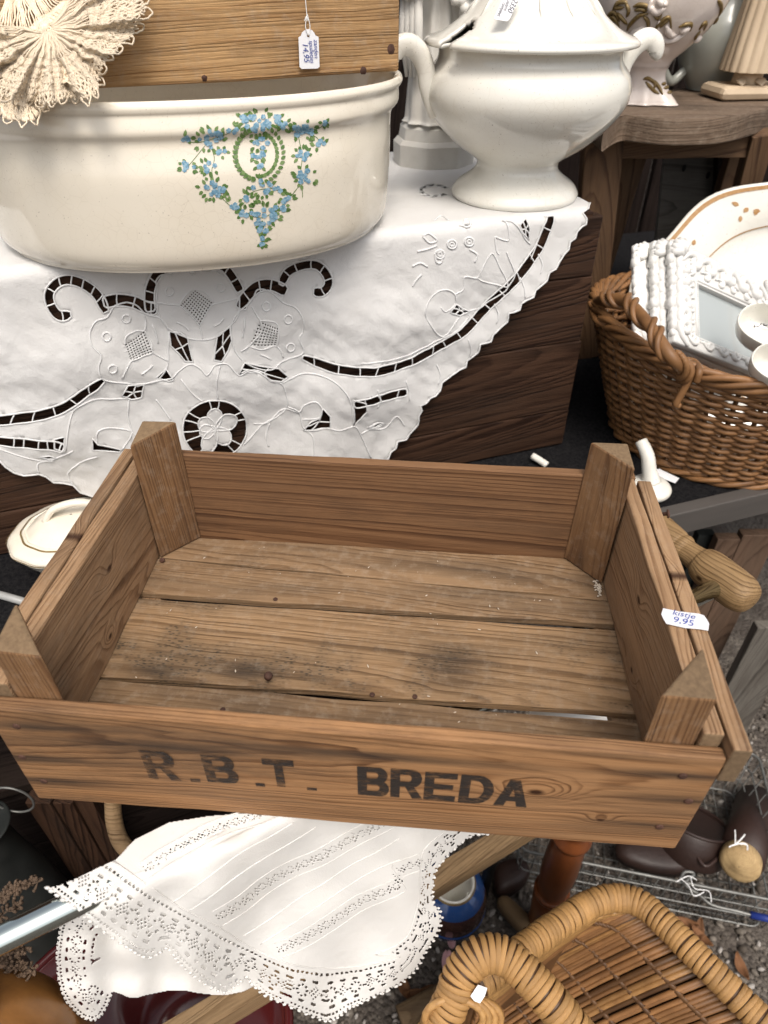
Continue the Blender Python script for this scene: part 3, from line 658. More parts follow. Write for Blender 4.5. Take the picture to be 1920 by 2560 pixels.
# ring round the open flower: sectors between six petals
fc = (880, 762); petals = [(-92, 78, 34), (-25, 92, 36), (45, 78, 34), (115, 92, 34), (165, 62, 30), (-155, 70, 34)]
ring_pts = [(fc[0] + 132 * cos(rad(a)), fc[1] + 118 * sin(rad(a))) for a in range(0, 360, 8)]
petal_polys = []
for (a, ln, wd) in petals:
    pp_ = []
    for k in range(14):
        th = 2 * pi * k / 14; x = ln * .56 * (1 + cos(th)) - 4; y = wd * sin(th) * (.55 + .45 * min(1, x / ln * 1.5))
        pp_.append((fc[0] + x * cos(rad(a)) - y * sin(rad(a)), fc[1] + x * sin(rad(a)) + y * cos(rad(a))))
    petal_polys.append(pp_)
ring_st = [to_st(c3(p)) for p in ring_pts]; petal_st = [[to_st(c3(p)) for p in q] for q in petal_polys]
for i, (a, ln, wd) in enumerate(petals):
    for da in (-9, 9):
        aa = rad(a + da); bars.append((to_st(c3((fc[0] + ln * .95 * cos(aa), fc[1] + ln * .95 * sin(aa)))), to_st(c3((fc[0] + 132 * cos(aa), fc[1] + 118 * sin(aa))))))
# drawn-thread patches
def net(poly, conv, nx):
    P = [to_st(conv(p)) for p in poly]; a, b, c, d = P      # top, right, bottom, left
    n = nx; out = []
    for i in range(n):
        for j in range(n):
            def at(u, v): return (a * (1 - u) + b * u) * (1 - v) + (d * (1 - u) + c * u) * v
            m = .24; out.append([at((i + m) / n, (j + m) / n), at((i + 1 - m) / n, (j + m) / n), at((i + 1 - m) / n, (j + 1 - m) / n), at((i + m) / n, (j + 1 - m) / n)])
    return out
nets = net([(800, 200), (872, 250), (818, 352), (735, 265)], c3, 9) + net([(512, 420), (592, 368), (628, 455), (535, 490)], c3, 8) + net([(1062, 318), (1138, 350), (1132, 428), (1018, 425)], c3, 8)
# triangulate
vv = []; ff = []; kind = []
def addpoly(p, k):
    p = ccw(p); b = len(vv); vv.extend(Vector((q[0], q[1])) for q in p); ff.append(list(range(b, b + len(p)))); kind.append(k)
addpoly(outline, 0)
for h in holes: addpoly(h, 1)
addpoly(ring_st, 1)
for q in petal_st: addpoly(q, 2)
for q in nets: addpoly(q, 1)
sx = [p[0] for p in outline]; sy = [p[1] for p in outline]
gx = min(sx)
while gx < max(sx):
    gy = min(sy)
    while gy < max(sy):
        vv.append(Vector((gx + random.uniform(-.001, .001), gy + random.uniform(-.001, .001)))); gy += .0055 if gy > -.05 else .011
    gx += .0055
ov, oe, of, _, _, orf = delaunay_2d_cdt(vv, [], ff, 0, 1e-6)
keep = []
for f, src in zip(of, orf):
    ks = [kind[i] for i in src]
    if 0 in ks and (2 in ks or 1 not in ks): keep.append(f)
cl = thing('cutwork_tablecloth', 'white cutwork embroidered tablecloth draped over the dark wooden chest', 'tablecloth', ST(-.4, .1, ZT))
mb = MB(); mb.add([from_st(p.x, p.y) for p in ov], keep); o = mb.build('cloth', M_cloth, cl, solid=.0007)
# embroidery cords round every opening and along the petals
mb = MB()
def cord(pl, r=.0011, closed=True, lift=.0006):
    P = []
    n = len(pl)
    for i in range(n if closed else n - 1):
        a, b = pl[i], pl[(i + 1) % n]; k = max(1, int((b - a).length / .006))
        for j in range(k): P.append(a.lerp(b, j / k))
    if not closed: P.append(pl[-1])
    mb.tube([from_st(p.x, p.y, lift) for p in P], r, 5, closed)
for h in holes: cord(h)
cord(ring_st)
for q in petal_st: cord(q, .0010)
cord(outline[:len(right_hem) + len(low) + len(left_hem)], .0012, False)
def emb(pts, conv=c3, r=.0010, k=5, closed=False): cord([to_st(conv(p)) for p in cr(pts, k, closed)], r, closed)
emb([(640, 250), (645, 195), (640, 165), (665, 140), (705, 142), (725, 118), (760, 130), (800, 112), (850, 130), (880, 125), (905, 142), (930, 150), (955, 190), (975, 225)])
emb([(640, 250), (655, 310), (690, 360), (760, 395), (820, 405), (890, 390), (940, 345), (975, 300), (980, 225)])
emb([(640, 250), (690, 260), (735, 265), (775, 300), (818, 352), (830, 400)]); emb([(980, 230), (915, 250), (870, 262), (840, 310), (818, 352)])
emb([(735, 265), (760, 225), (800, 200), (845, 215), (872, 250)])
emb([(520, 250), (470, 265), (440, 310), (395, 325), (370, 370), (378, 420), (415, 460), (405, 510), (425, 560), (490, 575), (560, 585), (640, 570), (685, 510), (690, 440), (690, 370), (660, 320), (600, 300), (560, 262), (520, 250)])
emb([(512, 420), (520, 385), (560, 368), (592, 368), (598, 330), (590, 300)]); emb([(592, 368), (622, 420), (628, 455), (690, 490)]); emb([(628, 455), (560, 480), (535, 490), (500, 560)])
emb([(1080, 195), (1120, 215), (1160, 250), (1210, 270), (1240, 320), (1240, 370), (1225, 400), (1245, 450), (1225, 470), (1160, 490), (1110, 520), (1040, 510), (980, 470), (950, 410), (945, 340), (985, 280), (1030, 240), (1050, 200), (1080, 195)])
emb([(1030, 265), (1050, 300), (1062, 318), (1070, 360), (1040, 400), (1018, 425), (985, 445)]); emb([(1018, 425), (1070, 440), (1132, 428), (1160, 475)]); emb([(1062, 318), (1120, 325), (1138, 350), (1138, 400), (1132, 428)])
for c in ((790, 125), (695, 208), (905, 192), (518, 318), (438, 388), (462, 515), (1088, 262), (1178, 315), (1190, 435)):
    emb([(c[0] + 17 * cos(a * pi / 4), c[1] + 17 * sin(a * pi / 4)) for a in range(8)], r=.0011, k=2, closed=True)
for l in ([(725, 335), (755, 350), (775, 370)], [(875, 350), (900, 335), (915, 315)], [(625, 345), (640, 380), (648, 420)], [(580, 540), (605, 525), (625, 505)], [(1000, 310), (998, 350), (990, 390)], [(1065, 460), (1090, 470), (1110, 482)]): emb(l, r=.0012)
emb([(560, 595), (640, 570), (700, 560), (730, 530), (780, 500), (820, 515), (845, 540), (880, 500), (930, 495), (975, 540), (1020, 520), (1075, 530), (1100, 565), (1150, 580), (1170, 620), (1175, 680), (1140, 720), (1080, 750), (1040, 790), (1000, 830)])
emb([(270, 850), (285, 740), (310, 680), (380, 650), (450, 645), (530, 650)]); emb([(530, 650), (525, 720), (540, 790), (500, 850)]); emb([(740, 560), (790, 620), (830, 650)]); emb([(900, 500), (885, 560), (890, 640)])
emb([(1150, 580), (1240, 545), (1330, 555), (1390, 590), (1430, 650), (1445, 750)]); emb([(1180, 680), (1225, 700), (1240, 760), (1280, 800), (1280, 880)]); emb([(1040, 750), (1100, 745), (1160, 690), (1220, 700), (1245, 670), (1290, 655), (1315, 680), (1305, 720), (1240, 730)])
emb([(1280, 770), (1340, 760), (1390, 770), (1450, 755), (1480, 800), (1520, 890)]); emb([(1480, 790), (1520, 770), (1580, 770), (1625, 720), (1659, 760)]); emb([(400, 830), (400, 780), (440, 765), (530, 775), (560, 800)])
emb([(0, 840), (60, 860), (130, 880), (200, 890), (300, 850)]); emb([(160, 940), (160, 900), (220, 890)]); emb([(300, 1000), (280, 950), (340, 900), (400, 880)])
emb([(640, 650), (670, 690), (700, 730)], r=.0010); emb([(1100, 840), (1090, 800), (1105, 750)], r=.001)
# vine along the hem and the white-work sprays on the right
emb([(0, 690), (110, 675), (210, 645), (300, 600), (380, 560), (440, 500), (400, 500), (330, 580), (270, 520), (255, 470), (290, 410), (340, 390), (378, 410), (380, 450), (340, 478), (320, 460)], c4)
emb([(440, 480), (480, 470), (520, 440), (590, 380), (560, 300), (530, 245), (490, 305), (470, 345), (420, 340), (415, 390), (380, 410)], c4); emb([(470, 345), (500, 360), (590, 380)], c4); emb([(590, 380), (620, 330), (600, 270), (590, 240)], c4)
emb([(545, 180), (600, 195), (600, 140), (590, 110), (640, 140), (670, 190), (690, 210)], c4); emb([(545, 180), (550, 235), (560, 250)], c4); emb([(690, 270), (720, 200), (745, 140), (770, 100)], c4)
for k, (x, y) in enumerate([(60, 790), (180, 760), (310, 700), (430, 590), (540, 450), (640, 340), (720, 250)]): emb([(x, y), (x + 14, y + 40), (x + 4 + 10 * (k % 2), y + 75)], c4)
for (x, y) in ((370, 210), (435, 130), (320, 250), (440, 200)): emb([(x + 19 * cos(a), y + 17 * sin(a)) for a in np.linspace(0, 2 * pi, 8, endpoint=False)], c4, .0014, 2, True); emb([(x + 9 * cos(a), y + 8 * sin(a)) for a in np.linspace(0, 2 * pi, 6, endpoint=False)], c4, .0012, 2, True)
for l in ([(255, 180), (280, 170), (310, 195), (280, 205), (255, 180)], [(230, 240), (270, 230), (310, 215)], [(245, 330), (225, 350), (208, 378)], [(300, 245), (325, 240), (325, 280), (305, 280), (300, 245)], [(210, 300), (240, 285), (270, 300)], [(300, 120), (330, 100), (360, 120)], [(440, 230), (470, 250), (460, 280)]): emb(l, c4, .0013)
tag(mb.build('embroidery', M_thread, cl), kind='stuff')
mb = MB()
for a, b in bars:
    m = (a + b) / 2 + V(random.uniform(-1, 1), random.uniform(-1, 1)) * (a - b).length * .05
    mb.tube([from_st(p.x, p.y, .0002) for p in (a, a.lerp(m, .5), m, m.lerp(b, .5), b)], .0009, 5)
tag(mb.build('bridging_thread', M_thread, cl), kind='stuff')
# ================================================================== OVAL BASIN
BX, BY, BYAW, BA, BBb, BZR = -.2269, .8907, .2288, .2476, .1838, -.0985
bas = thing('oval_basin', 'large cream glazed oval basin with a blue forget-me-not garland', 'basin', V(BX, BY, ZT + .003))
def bpt(th, k, z, kb=1.0):
    ct, st_ = cos(th), sin(th); p = 2 / 2.17
    x = BA * k * math.copysign(abs(ct) ** p, ct); y = BBb * k * kb * math.copysign(abs(st_) ** p, st_)
    return (BX + x * cos(BYAW) - y * sin(BYAW), BY + x * sin(BYAW) + y * cos(BYAW), z)
bp = cr([(0, -.2535), (.80, -.2535), (.885, -.250), (.925, -.238), (.938, -.215), (.945, -.185), (.948, -.155), (.950, -.140), (.958, -.131), (.985, -.124), (.990, -.117), (.990, -.110), (1.0, -.107), (1.008, -.103), (1.0, -.0985), (.985, -.0985), (.97, -.102), (.955, -.115), (.93, -.14), (.91, -.2), (.86, -.238), (.5, -.243), (0, -.243)], 3)
mb = MB(); N_ = len(bp)
def fn(u, t):
    k, z = bp[min(N_ - 1, int(round(t * (N_ - 1))))]; kb = 1 + .10 * max(0, min(1, (-.10 - z) / .06))
    return bpt(2 * pi * u, max(k, .001), z, kb)
mb.grid(fn, 128, N_, True); mb.build('bowl', M_basin, bas)
bvh = BVHTree.FromPolygons([Vector(p) for p in mb.v], mb.f)
def on(bv, px, py, lift=.0005):
    h, n, i, d = bv.ray_cast(Vector((0, 0, 0)), ray(px, py).normalized())
    if h is None: return None
    if n.dot(ray(px, py)) > 0: n = -n
    return h + n * lift
mb = MB()
def patch(pts, mi, lift):
    P = [on(bvh, x * .6088, y * .6088, lift) for x, y in pts]
    if any(p is None for p in P): return
    mb.add(P, [tuple(range(len(P)))], mi)
def flower(x, y, r, k):
    a0 = random.uniform(0, 6)
    for i in range(5):
        a = a0 + i * 2 * pi / 5; c = (x + r * .62 * cos(a), y + r * .62 * sin(a))
        patch([(c[0] + r * .5 * cos(q), c[1] + r * .5 * sin(q)) for q in np.linspace(0, 2 * pi, 7)[:-1]], random.choice([0, 1, 1, 0]), .0005 + k * .00003 + i * .000004)
    patch([(x + r * .16 * cos(q), y + r * .16 * sin(q)) for q in np.linspace(0, 2 * pi, 5)[:-1]], 1, .0005 + .00003 * k + .00003)
def leaf(x, y, a, ln, wd, lift=.0004, mi=2):
    patch([(x + cos(a) * u * ln - sin(a) * v * wd, y + sin(a) * u * ln + cos(a) * v * wd) for u, v in ((0, 0), (.3, .45), (.65, .4), (1, 0), (.65, -.4), (.3, -.45))], mi, lift)
clus = [(1065, 508, 60, 26), (1000, 495, 25, 8), (1130, 490, 25, 8), (1245, 535, 45, 20), (1310, 590, 22, 7), (1330, 505, 8, 3), (1165, 510, 20, 6), (955, 530, 20, 6), (865, 575, 55, 22), (765, 570, 16, 5), (770, 685, 28, 10), (910, 628, 18, 6), (860, 685, 30, 9), (875, 775, 48, 20), (955, 845, 25, 8), (1005, 810, 18, 5), (1070, 590, 33, 10), (1060, 635, 25, 8), (1068, 680, 11, 4), (1070, 765, 45, 14), (1140, 780, 18, 5), (1240, 635, 28, 9), (1250, 725, 40, 14), (1180, 820, 22, 7), (1150, 855, 24, 8), (1080, 885, 58, 24), (1010, 880, 25, 8), (1080, 940, 20, 7), (1078, 978, 11, 4), (1077, 1003, 6, 2)]
for (x, y, r, n) in clus:
    for k in range(max(5, n)):
        a = random.uniform(0, 2 * pi); q = r * random.uniform(.75, 1.15); leaf(x + q * cos(a), y + q * .75 * sin(a), a + random.uniform(-.6, .6), random.uniform(17, 26), 15, .0004, random.choice([2, 2, 3]))
    for k in range(max(3, int(n * .8))):
        a = random.uniform(0, 2 * pi); q = r * math.sqrt(random.random()) * .95; flower(x + q * cos(a), y + q * .72 * sin(a), random.uniform(8, 11.5), k)
for k in range(30):
    a = rad(-62 + k * 304 / 29); x, y = 1058 + 92 * cos(a), 632 + 105 * sin(a)
    for s_ in (-1, 1):
        leaf(x + 5 * s_ * cos(a), y + 5 * s_ * sin(a), a + (pi / 2 if x < 1058 else -pi / 2) * (1 if y > 0 else 1) + s_ * .75, 24, 17, .0004 + .00001 * k + .0002 * (s_ > 0), 3 if (k + (s_ > 0)) % 2 else 2)
def stem(pts):
    P = cr(pts, 8)
    for a, b in zip(P[:-1], P[1:]):
        d = (b - a) / (np.linalg.norm(b - a) + 1e-9); n = np.array([-d[1], d[0]]) * 1.3; patch([a + n, b + n, b - n, a - n], 2, .0003)
for p in ([(770, 580), (800, 585), (840, 580), (930, 550), (960, 530), (1000, 500)], [(840, 600), (800, 650), (775, 680)], [(865, 600), (880, 650), (870, 700), (880, 750)], [(890, 790), (940, 840), (1000, 880), (1080, 895)], [(1130, 500), (1170, 510), (1240, 530), (1300, 530), (1330, 510)], [(1250, 540), (1300, 565), (1310, 590)], [(1225, 560), (1240, 640), (1235, 700), (1240, 760), (1242, 810)], [(1230, 760), (1190, 810), (1140, 860), (1090, 890)], [(985, 825), (1010, 805), (1060, 780), (1120, 775), (1180, 800)]): stem(p)
tag(mb.build('flower_decal', [M_b1, M_b2, M_g1, M_g2], bas, smooth=False), kind='stuff')

# ================================================================== PINE BOX IN THE BASIN
D2 = V(.901, .433, 0).normalized(); N2 = V(.433, -.901, 0).normalized()
P2 = V(.0173, .916, -.0975)
M2 = lambda x, d, z: frame_mat(P2 + D2 * x - N2 * d + V(0, 0, z), D2, -N2, Z_)
pb = thing('pine_box', 'worn pine plank box standing inside the cream oval basin', 'box', P2 + D2 * -.2 - N2 * .1)
board('front_board', M_old, pb, M2(-.215, .009, .125), (.43, .018, .25), bevel=.003, wob=.0015, nx=30, seed=2)
board('side_board', M_old, pb, frame_mat(P2 + D2 * -.0105 - N2 * .0765 + Z_ * .125, -N2, -D2, Z_), (.115, .016, .248), seed=3)
board('side_board', M_old, pb, frame_mat(P2 + D2 * -.4195 - N2 * .0765 + Z_ * .125, -N2, -D2, Z_), (.115, .016, .248), seed=4)
board('back_board', M_old, pb, M2(-.215, .144, .125), (.43, .018, .25), seed=5)
board('bottom_board', M_old, pb, frame_mat(P2 + D2 * -.215 - N2 * .0765 + Z_ * .008, D2, V(0, 0, -1), -N2), (.40, .014, .114), seed=6)
for (px_, py_, r_) in ((978, 124, .0052), (908, 176, .0042), (511, 195, .003)):
    p = PP(px_, py_, P2 + N2 * .0, N2); mb = MB(); mb.grid(lambda u, t: p + N2 * (.0012 * (1 - t * t) ) + (D2 * cos(2 * pi * u) + Z_ * sin(2 * pi * u)) * max(.0001, t * r_ * (1 + .25 * noise.noise(V(cos(u * 6.28) * 2, sin(u * 6.28) * 2, r_ * 900)))), 14, 4, True)
    mb.build('nail', M_rust, pb)
# its hanging price tag
def hangtag(name, label, pts, holec, hr, p0, n, strs, lines, pen, scale_out=.0008, up=None):
    P = [PP(x, y, p0, n) for x, y in pts]; H = [PP(holec[0] + hr * cos(a), holec[1] + hr * sin(a), p0, n) for a in np.linspace(0, 2 * pi, 13)[:-1]]
    o0 = P[0]; ux = (P[1] - P[0]).normalized(); uy = n.cross(ux)
    v2 = [Vector(q_) for q_ in ccw([((p - o0).dot(ux), (p - o0).dot(uy)) for p in P]) + ccw([((p - o0).dot(ux), (p - o0).dot(uy)) for p in H])]
    ov, _, of, _, _, orf = delaunay_2d_cdt(v2, [], [list(range(len(P))), list(range(len(P), len(P) + len(H)))], 0, 1e-7)
    kp = [f for f, s_ in zip(of, orf) if 0 in s_ and 1 not in s_]
    t_ = thing(name, label, 'price tag', sum(P, V(0, 0, 0)) / len(P))
    mb = MB(); mb.add([o0 + ux * q.x + uy * q.y for q in ov], kp); mb.build('card', M_paper, t_, smooth=False, solid=.0006)
    for s_ in strs:
        mb = MB(); mb.tube([PP(x, y, p0, n) + n * .0012 for x, y in cr(s_, 5)], .0005, 5); mb.build('string', M_thread, t_)
    for (txt, a, b, h) in lines:
        A = PP(*a, p0, n); B = PP(*b, p0, n); x_ = (B - A).normalized(); y_ = n.cross(x_)
        w_ = (B - A).length
        o = text_mesh(txt, h, frame_mat((A + B) / 2 + n * scale_out - y_ * h * .3, x_, y_, n), 'handwriting', pen, t_, .25)
        ww = max(v.co.x for v in o.data.vertices) - min(v.co.x for v in o.data.vertices)
        o.matrix_basis = o.matrix_basis @ Matrix.Diagonal((w_ / ww, 1, 1, 1))
    return t_
q_ = lambda x, y: (640 + x * .22303, y * .22303)
card = [(515, 365), (550, 335), (590, 325), (630, 338), (655, 375), (665, 395), (700, 415), (712, 745), (690, 768), (510, 772), (488, 750), (476, 420), (505, 400)]
hangtag('price_tag', 'white price tag on a string hanging against the pine box', [q_(*p) for p in card], q_(585, 400), 3.6, P2 + N2 * .004, N2,
        [[q_(580, 395), q_(550, 300), q_(560, 215), q_(565, 170), q_(555, 60), q_(545, -60)], [q_(590, 400), q_(600, 290), q_(580, 200), q_(570, 160)], [q_(540, 235), q_(560, 185), q_(580, 235)]],
        [('zanden', q_(665, 440), q_(675, 650), .0068), ('spulletjes', q_(612, 450), q_(628, 705), .0068), ('14,95', q_(545, 480), q_(565, 690), .0085)], M_pen)

# ================================================================== CROCHET DOILY
def doil_d(px, py):
    p = PP(px, 0, P2 + N2 * .02, N2); d0 = p.z / ray(px, 0).z
    d1 = (BZR) / ray(max(px, 20), 262).z - .016
    t = min(1.15, max(-.2, py / 225)); return d0 + (d1 - d0) * t
def polar(c, rfun, amp, freq, ph, back):
    def f(a, r):
        R_ = rfun(a); x = c[0] + cos(a) * r * R_; y = c[1] + sin(a) * r * R_
        d = doil_d(x, y) + back + amp * r * r * sin(freq * a + ph) + amp * .4 * r * sin(freq * 2.3 * a + 1.7 + ph)
        x0 = x; x += 9 * noise.noise(V(x * .03, y * .03, 3)) + 4 * noise.noise(V(x * .09, y * .09, 5)); y += 9 * noise.noise(V(x0 * .03, y * .03, 9)) + 4 * noise.noise(V(x0 * .09, y * .09, 12))
        return PD(x, y, d)
    return f
def rA(a):
    d = math.degrees(a); return np.interp(d, [-60, -42, -32, -20, -8, 2, 12, 22, 35, 50, 62, 75, 90, 105, 120, 140, 165, 190], [300, 285, 292, 272, 250, 225, 200, 172, 172, 205, 208, 185, 186, 196, 205, 230, 260, 280])
dl = thing('crochet_doily', 'cream crochet lace doily draped over the pine box and basin rim', 'doily', PD(110, 120, doil_d(110, 120)))
def fan(c, rf, a0, a1, n, rows, amp, freq, ph, back, r0, r1, rad_):
    f = polar(c, rf, amp, freq, ph, back); mb = MB()
    A = np.linspace(a0, a1, n)
    for i, a in enumerate(A):           # radial bars
        mb.tube([f(a + .02 * sin(r * 9 + i), r) for r in np.linspace(.05 if i % 2 else r0 * .3, r1, 9)], rad_ * random.uniform(.85, 1.1), 5)
    for k in range(rows):               # rows of loops
        r = r1 + (1 - r1) * k / (rows - 1) * .86; dr = (1 - r1) / rows; path = []
        last = k == rows - 1; M_ = n - 1; step = 1 if k % 3 else 2
        for i in range(0, M_, 1):
            for j in range(6):
                u = (i + j / 6) / M_; a = a0 + (a1 - a0) * (u + (.5 / M_ if k % 2 else 0)); b = abs(sin(pi * j / 6)) if not last else abs(sin(pi * ((i % 3) + j / 6) / 3)) * 1.9
                path.append(f(a, r + dr * (b * 1.25 - .1) + .004 * noise.noise(V(i * 2.1, k, j))))
        mb.tube(path, rad_ * random.uniform(.9, 1.15), 5)
        if k % 3 != 2:
            for i in range(M_):         # puffs / treble groups between the rows
                for s_ in (-.22, 0, .22) if k % 2 else (0,):
                    u = (i + .5 + s_) / M_; a = a0 + (a1 - a0) * u; mb.tube([f(a, r), f(a, r + dr * .5), f(a, r + dr)], rad_ * (1.25 if k % 2 else .9), 5)
    return mb
mb = fan((122, 76), rA, rad(-58), rad(186), 84, 13, .012, 11, .4, 0, .12, .40, .00082); tag(mb.build('crochet_work', M_yarn, dl), kind='stuff')
mb = fan((40, -70), lambda a: 300 + 20 * sin(5 * a), rad(5), rad(110), 44, 10, .008, 8, 2, .014, .12, .46, .00085); tag(mb.build('crochet_work', M_yarn, dl), kind='stuff')
mb = fan((20, 120), lambda a: 175 + 15 * sin(6 * a), rad(20), rad(150), 38, 8, .006, 7, 1, .010, .12, .46, .00085); tag(mb.build('crochet_work', M_yarn, dl), kind='stuff')

# ================================================================== TUREEN
TC = V(.18, 1.013, ZT + .004)
tu = thing('soup_tureen', 'white lidded soup tureen with notched lid and scrolled handles', 'tureen', TC)
bprof = prof([(.001, .004), (.079, .004), (.081, .0), (.0845, .001), (.0865, .006), (.0835, .012), (.078, .018), (.066, .026), (.0575, .033), (.0545, .039), (.0565, .046), (.068, .054), (.085, .065), (.100, .078), (.1145, .093), (.1245, .107), (.1295, .120), (.1295, .132), (.1255, .144), (.1185, .153), (.1135, .160), (.1125, .168), (.1145, .174), (.113, .176), (.109, .174), (.106, .165), (.11, .15), (.118, .13), (.10, .08), (.001, .06)], 3)
mb = MB(); mb.lathe(bprof, TC, 96); mb.build('body', M_white_cer, tu)
lprof = prof([(.001, .290), (.012, .290), (.019, .284), (.020, .275), (.014, .268), (.013, .262), (.022, .256), (.036, .248), (.050, .236), (.062, .2235), (.0745, .2095), (.0875, .1985), (.101, .1895), (.114, .1835), (.1235, .1805), (.1275, .1785), (.1285, .1765), (.1265, .1755), (.12, .1765), (.112, .1765)], 3)
mb = MB(); n_ = 160; m_ = len(lprof); dirn = math.atan2(-.52, -.86)
vv_ = [(TC.x + r * cos(2 * pi * i / n_), TC.y + r * sin(2 * pi * i / n_), TC.z + z) for (r, z) in lprof for i in range(n_)]
def slot(i, r):
    a = 2 * pi * (i + .5) / n_ - dirn; a = (a + pi) % (2 * pi) - pi
    lat = r * sin(a); return cos(a) > 0 and r > .088 and abs(lat) < .0105 * (1 if r > .100 else math.sqrt(max(0, 1 - ((.100 - r) / .012) ** 2)))
ff_ = [(j * n_ + i, j * n_ + (i + 1) % n_, (j + 1) * n_ + (i + 1) % n_, (j + 1) * n_ + i) for j in range(m_ - 1) for i in range(n_) if not slot(i, (lprof[j][0] + lprof[j + 1][0]) / 2)]
mb.add(vv_, ff_); mb.build('lid', M_white_cer, tu, solid=.004)
# petals moulded on the lid
for k in range(14):
    a = 2 * pi * k / 14 + .1; mb = MB()
    mb.tube([TC + V(r * cos(a + d), r * sin(a + d), z) for r, z, d in ((.05, .2375, 0), (.062, .2255, .03), (.075, .2115, .05), (.084, .203, .05))], [.0005, .0022, .0026, .0006], 6)
    mb.build('petal_relief', M_white_cer, tu)
def handle(sgn):
    ax = V(.97, .24, 0).normalized() * sgn; mb = MB()
    P = cr([TC + ax * r + Z_ * z for r, z in ((.120, .098), (.127, .118), (.131, .136), (.133, .150), (.140, .164), (.150, .1735), (.161, .176), (.171, .171), (.1755, .162), (.172, .155))], 5)
    n = len(P); mb.tube([V(*p) for p in P], np.interp(np.linspace(0, 1, n), [0, .2, .5, .8, .93, 1], [.004, .008, .0095, .0095, .0085, .004]), 12, flat=1.35); mb.build('handle', M_white_cer, tu, sub=1)
handle(1); handle(-1)
tp = V(TC.x - .02, TC.y - .082, TC.z + .226); tn = V(-.12, -.80, .55).normalized()
q3 = lambda x, y: (1180 + x * .09644, y * .09644)
hangtag('price_tag', 'pale handwritten price tag lying on the tureen lid', [q3(*p) for p in ((850, -350), (1330, -250), (1200, 20), (985, 470), (945, 530), (890, 550), (600, 500), (565, 465), (600, 400), (780, 0))], q3(1080, -220), 4, tp, tn,
        [[q3(1080, -220), q3(1150, -330), q3(1300, -420)]], [('2350', q3(1140, -20), q3(965, 320), .0085), ('soepterrine', q3(960, 20), q3(850, 290), .0062), ('compleet', q3(845, 80), q3(690, 430), .0062)], M_penb)
# ================================================================== PLASTER STATUETTE behind the tureen
sc_ = PZ(1085, 415, ZT + .004); sc_ = V(sc_.x, sc_.y + .03, ZT + .004)
kx = lambda px, z: (px - 1080) / F * (sc_.y * cos(PITCH) - (ZT + z) * sin(PITCH))
sta = thing('plaster_statuette', 'white plaster draped figure on a stepped octagonal base behind the tureen', 'statuette', sc_)
mb = MB()
for (z0, z1, r0, r1) in ((0, .030, .066, .066), (.030, .036, .066, .060), (.036, .052, .058, .055), (.052, .058, .055, .048)):
    def fn(u, t, z0=z0, z1=z1, r0=r0, r1=r1):
        a = 2 * pi * (round(u * 8) / 8) + pi / 8 + .2; r = r0 + (r1 - r0) * t; return (sc_.x + r * cos(a), sc_.y + .9 * r * sin(a), sc_.z + z0 + (z1 - z0) * t)
    mb.grid(fn, 8, 2, True); mb.add([fn(k / 8, 1) for k in range(8)], [tuple(range(8))])
mb.build('base', M_plaster, sta, smooth=False, bevel=.003)
def robe(a, r, z):
    f = .10 * abs(sin(4.5 * a + 6 * z)) + .05 * sin(11 * a + 3) + .04 * noise.noise(V(cos(a) * 3, sin(a) * 3, z * 12)); return r * (1 + f * min(1, max(.2, (.30 - z) / .1)))
mb = MB(); mb.lathe(prof([(.001, .058), (.044, .058), (.043, .066), (.041, .10), (.038, .15), (.034, .19), (.030, .22), (.033, .25), (.038, .28), (.036, .31), (.022, .33), (.013, .34), (.012, .35)], 6), sc_, 120, robe); mb.build('robe', M_plaster, sta)
mb = MB(); mb.lathe(prof([(.001, .345), (.013, .348), (.019, .36), (.021, .375), (.019, .39), (.012, .402), (.001, .405)], 4), sc_, 32, lambda a, r, z: r * (1 + .08 * max(0, cos(a + pi / 2)) ** 8)); mb.build('head', M_plaster, sta)
for s_ in (-1, 1):
    mb = MB(); P = cr([sc_ + V(s_ * .033, -.004, .30), sc_ + V(s_ * .052, -.012, .262), sc_ + V(s_ * .050, -.030, .225), sc_ + V(s_ * .020, -.052, .232), sc_ + V(s_ * .004, -.056, .245)], 5)
    mb.tube(P, np.interp(np.linspace(0, 1, len(P)), [0, .4, .75, 1], [.015, .017, .011, .007]), 10); mb.build('arm', M_plaster, sta)
mb = MB()   # hanging sleeve folds and flowers
for k in range(16):
    p = sc_ + V(random.uniform(-.035, .035), -.050 + random.uniform(-.004, .004), random.uniform(.20, .27)); mb.add(*icos(.008, p, Matrix.Identity(3)))
for s_ in (-1, 1):
    for k in range(4): mb.tube([sc_ + V(s_ * (.050 - k * .006), -.022 - k * .006, .232), sc_ + V(s_ * (.052 - k * .007), -.028 - k * .006, .17), sc_ + V(s_ * (.046 - k * .006), -.03 - k * .005, .12)], [.006, .007, .002], 7)
tag(mb.build('flower_relief', M_plaster, sta), kind='stuff')

# ================================================================== STOOL with half-round seat
ZS = -.186
st = thing('wooden_stool', 'old grey brown wooden stool with a half round seat behind the basket', 'stool', V(.52, 1.33, ZB + .001))
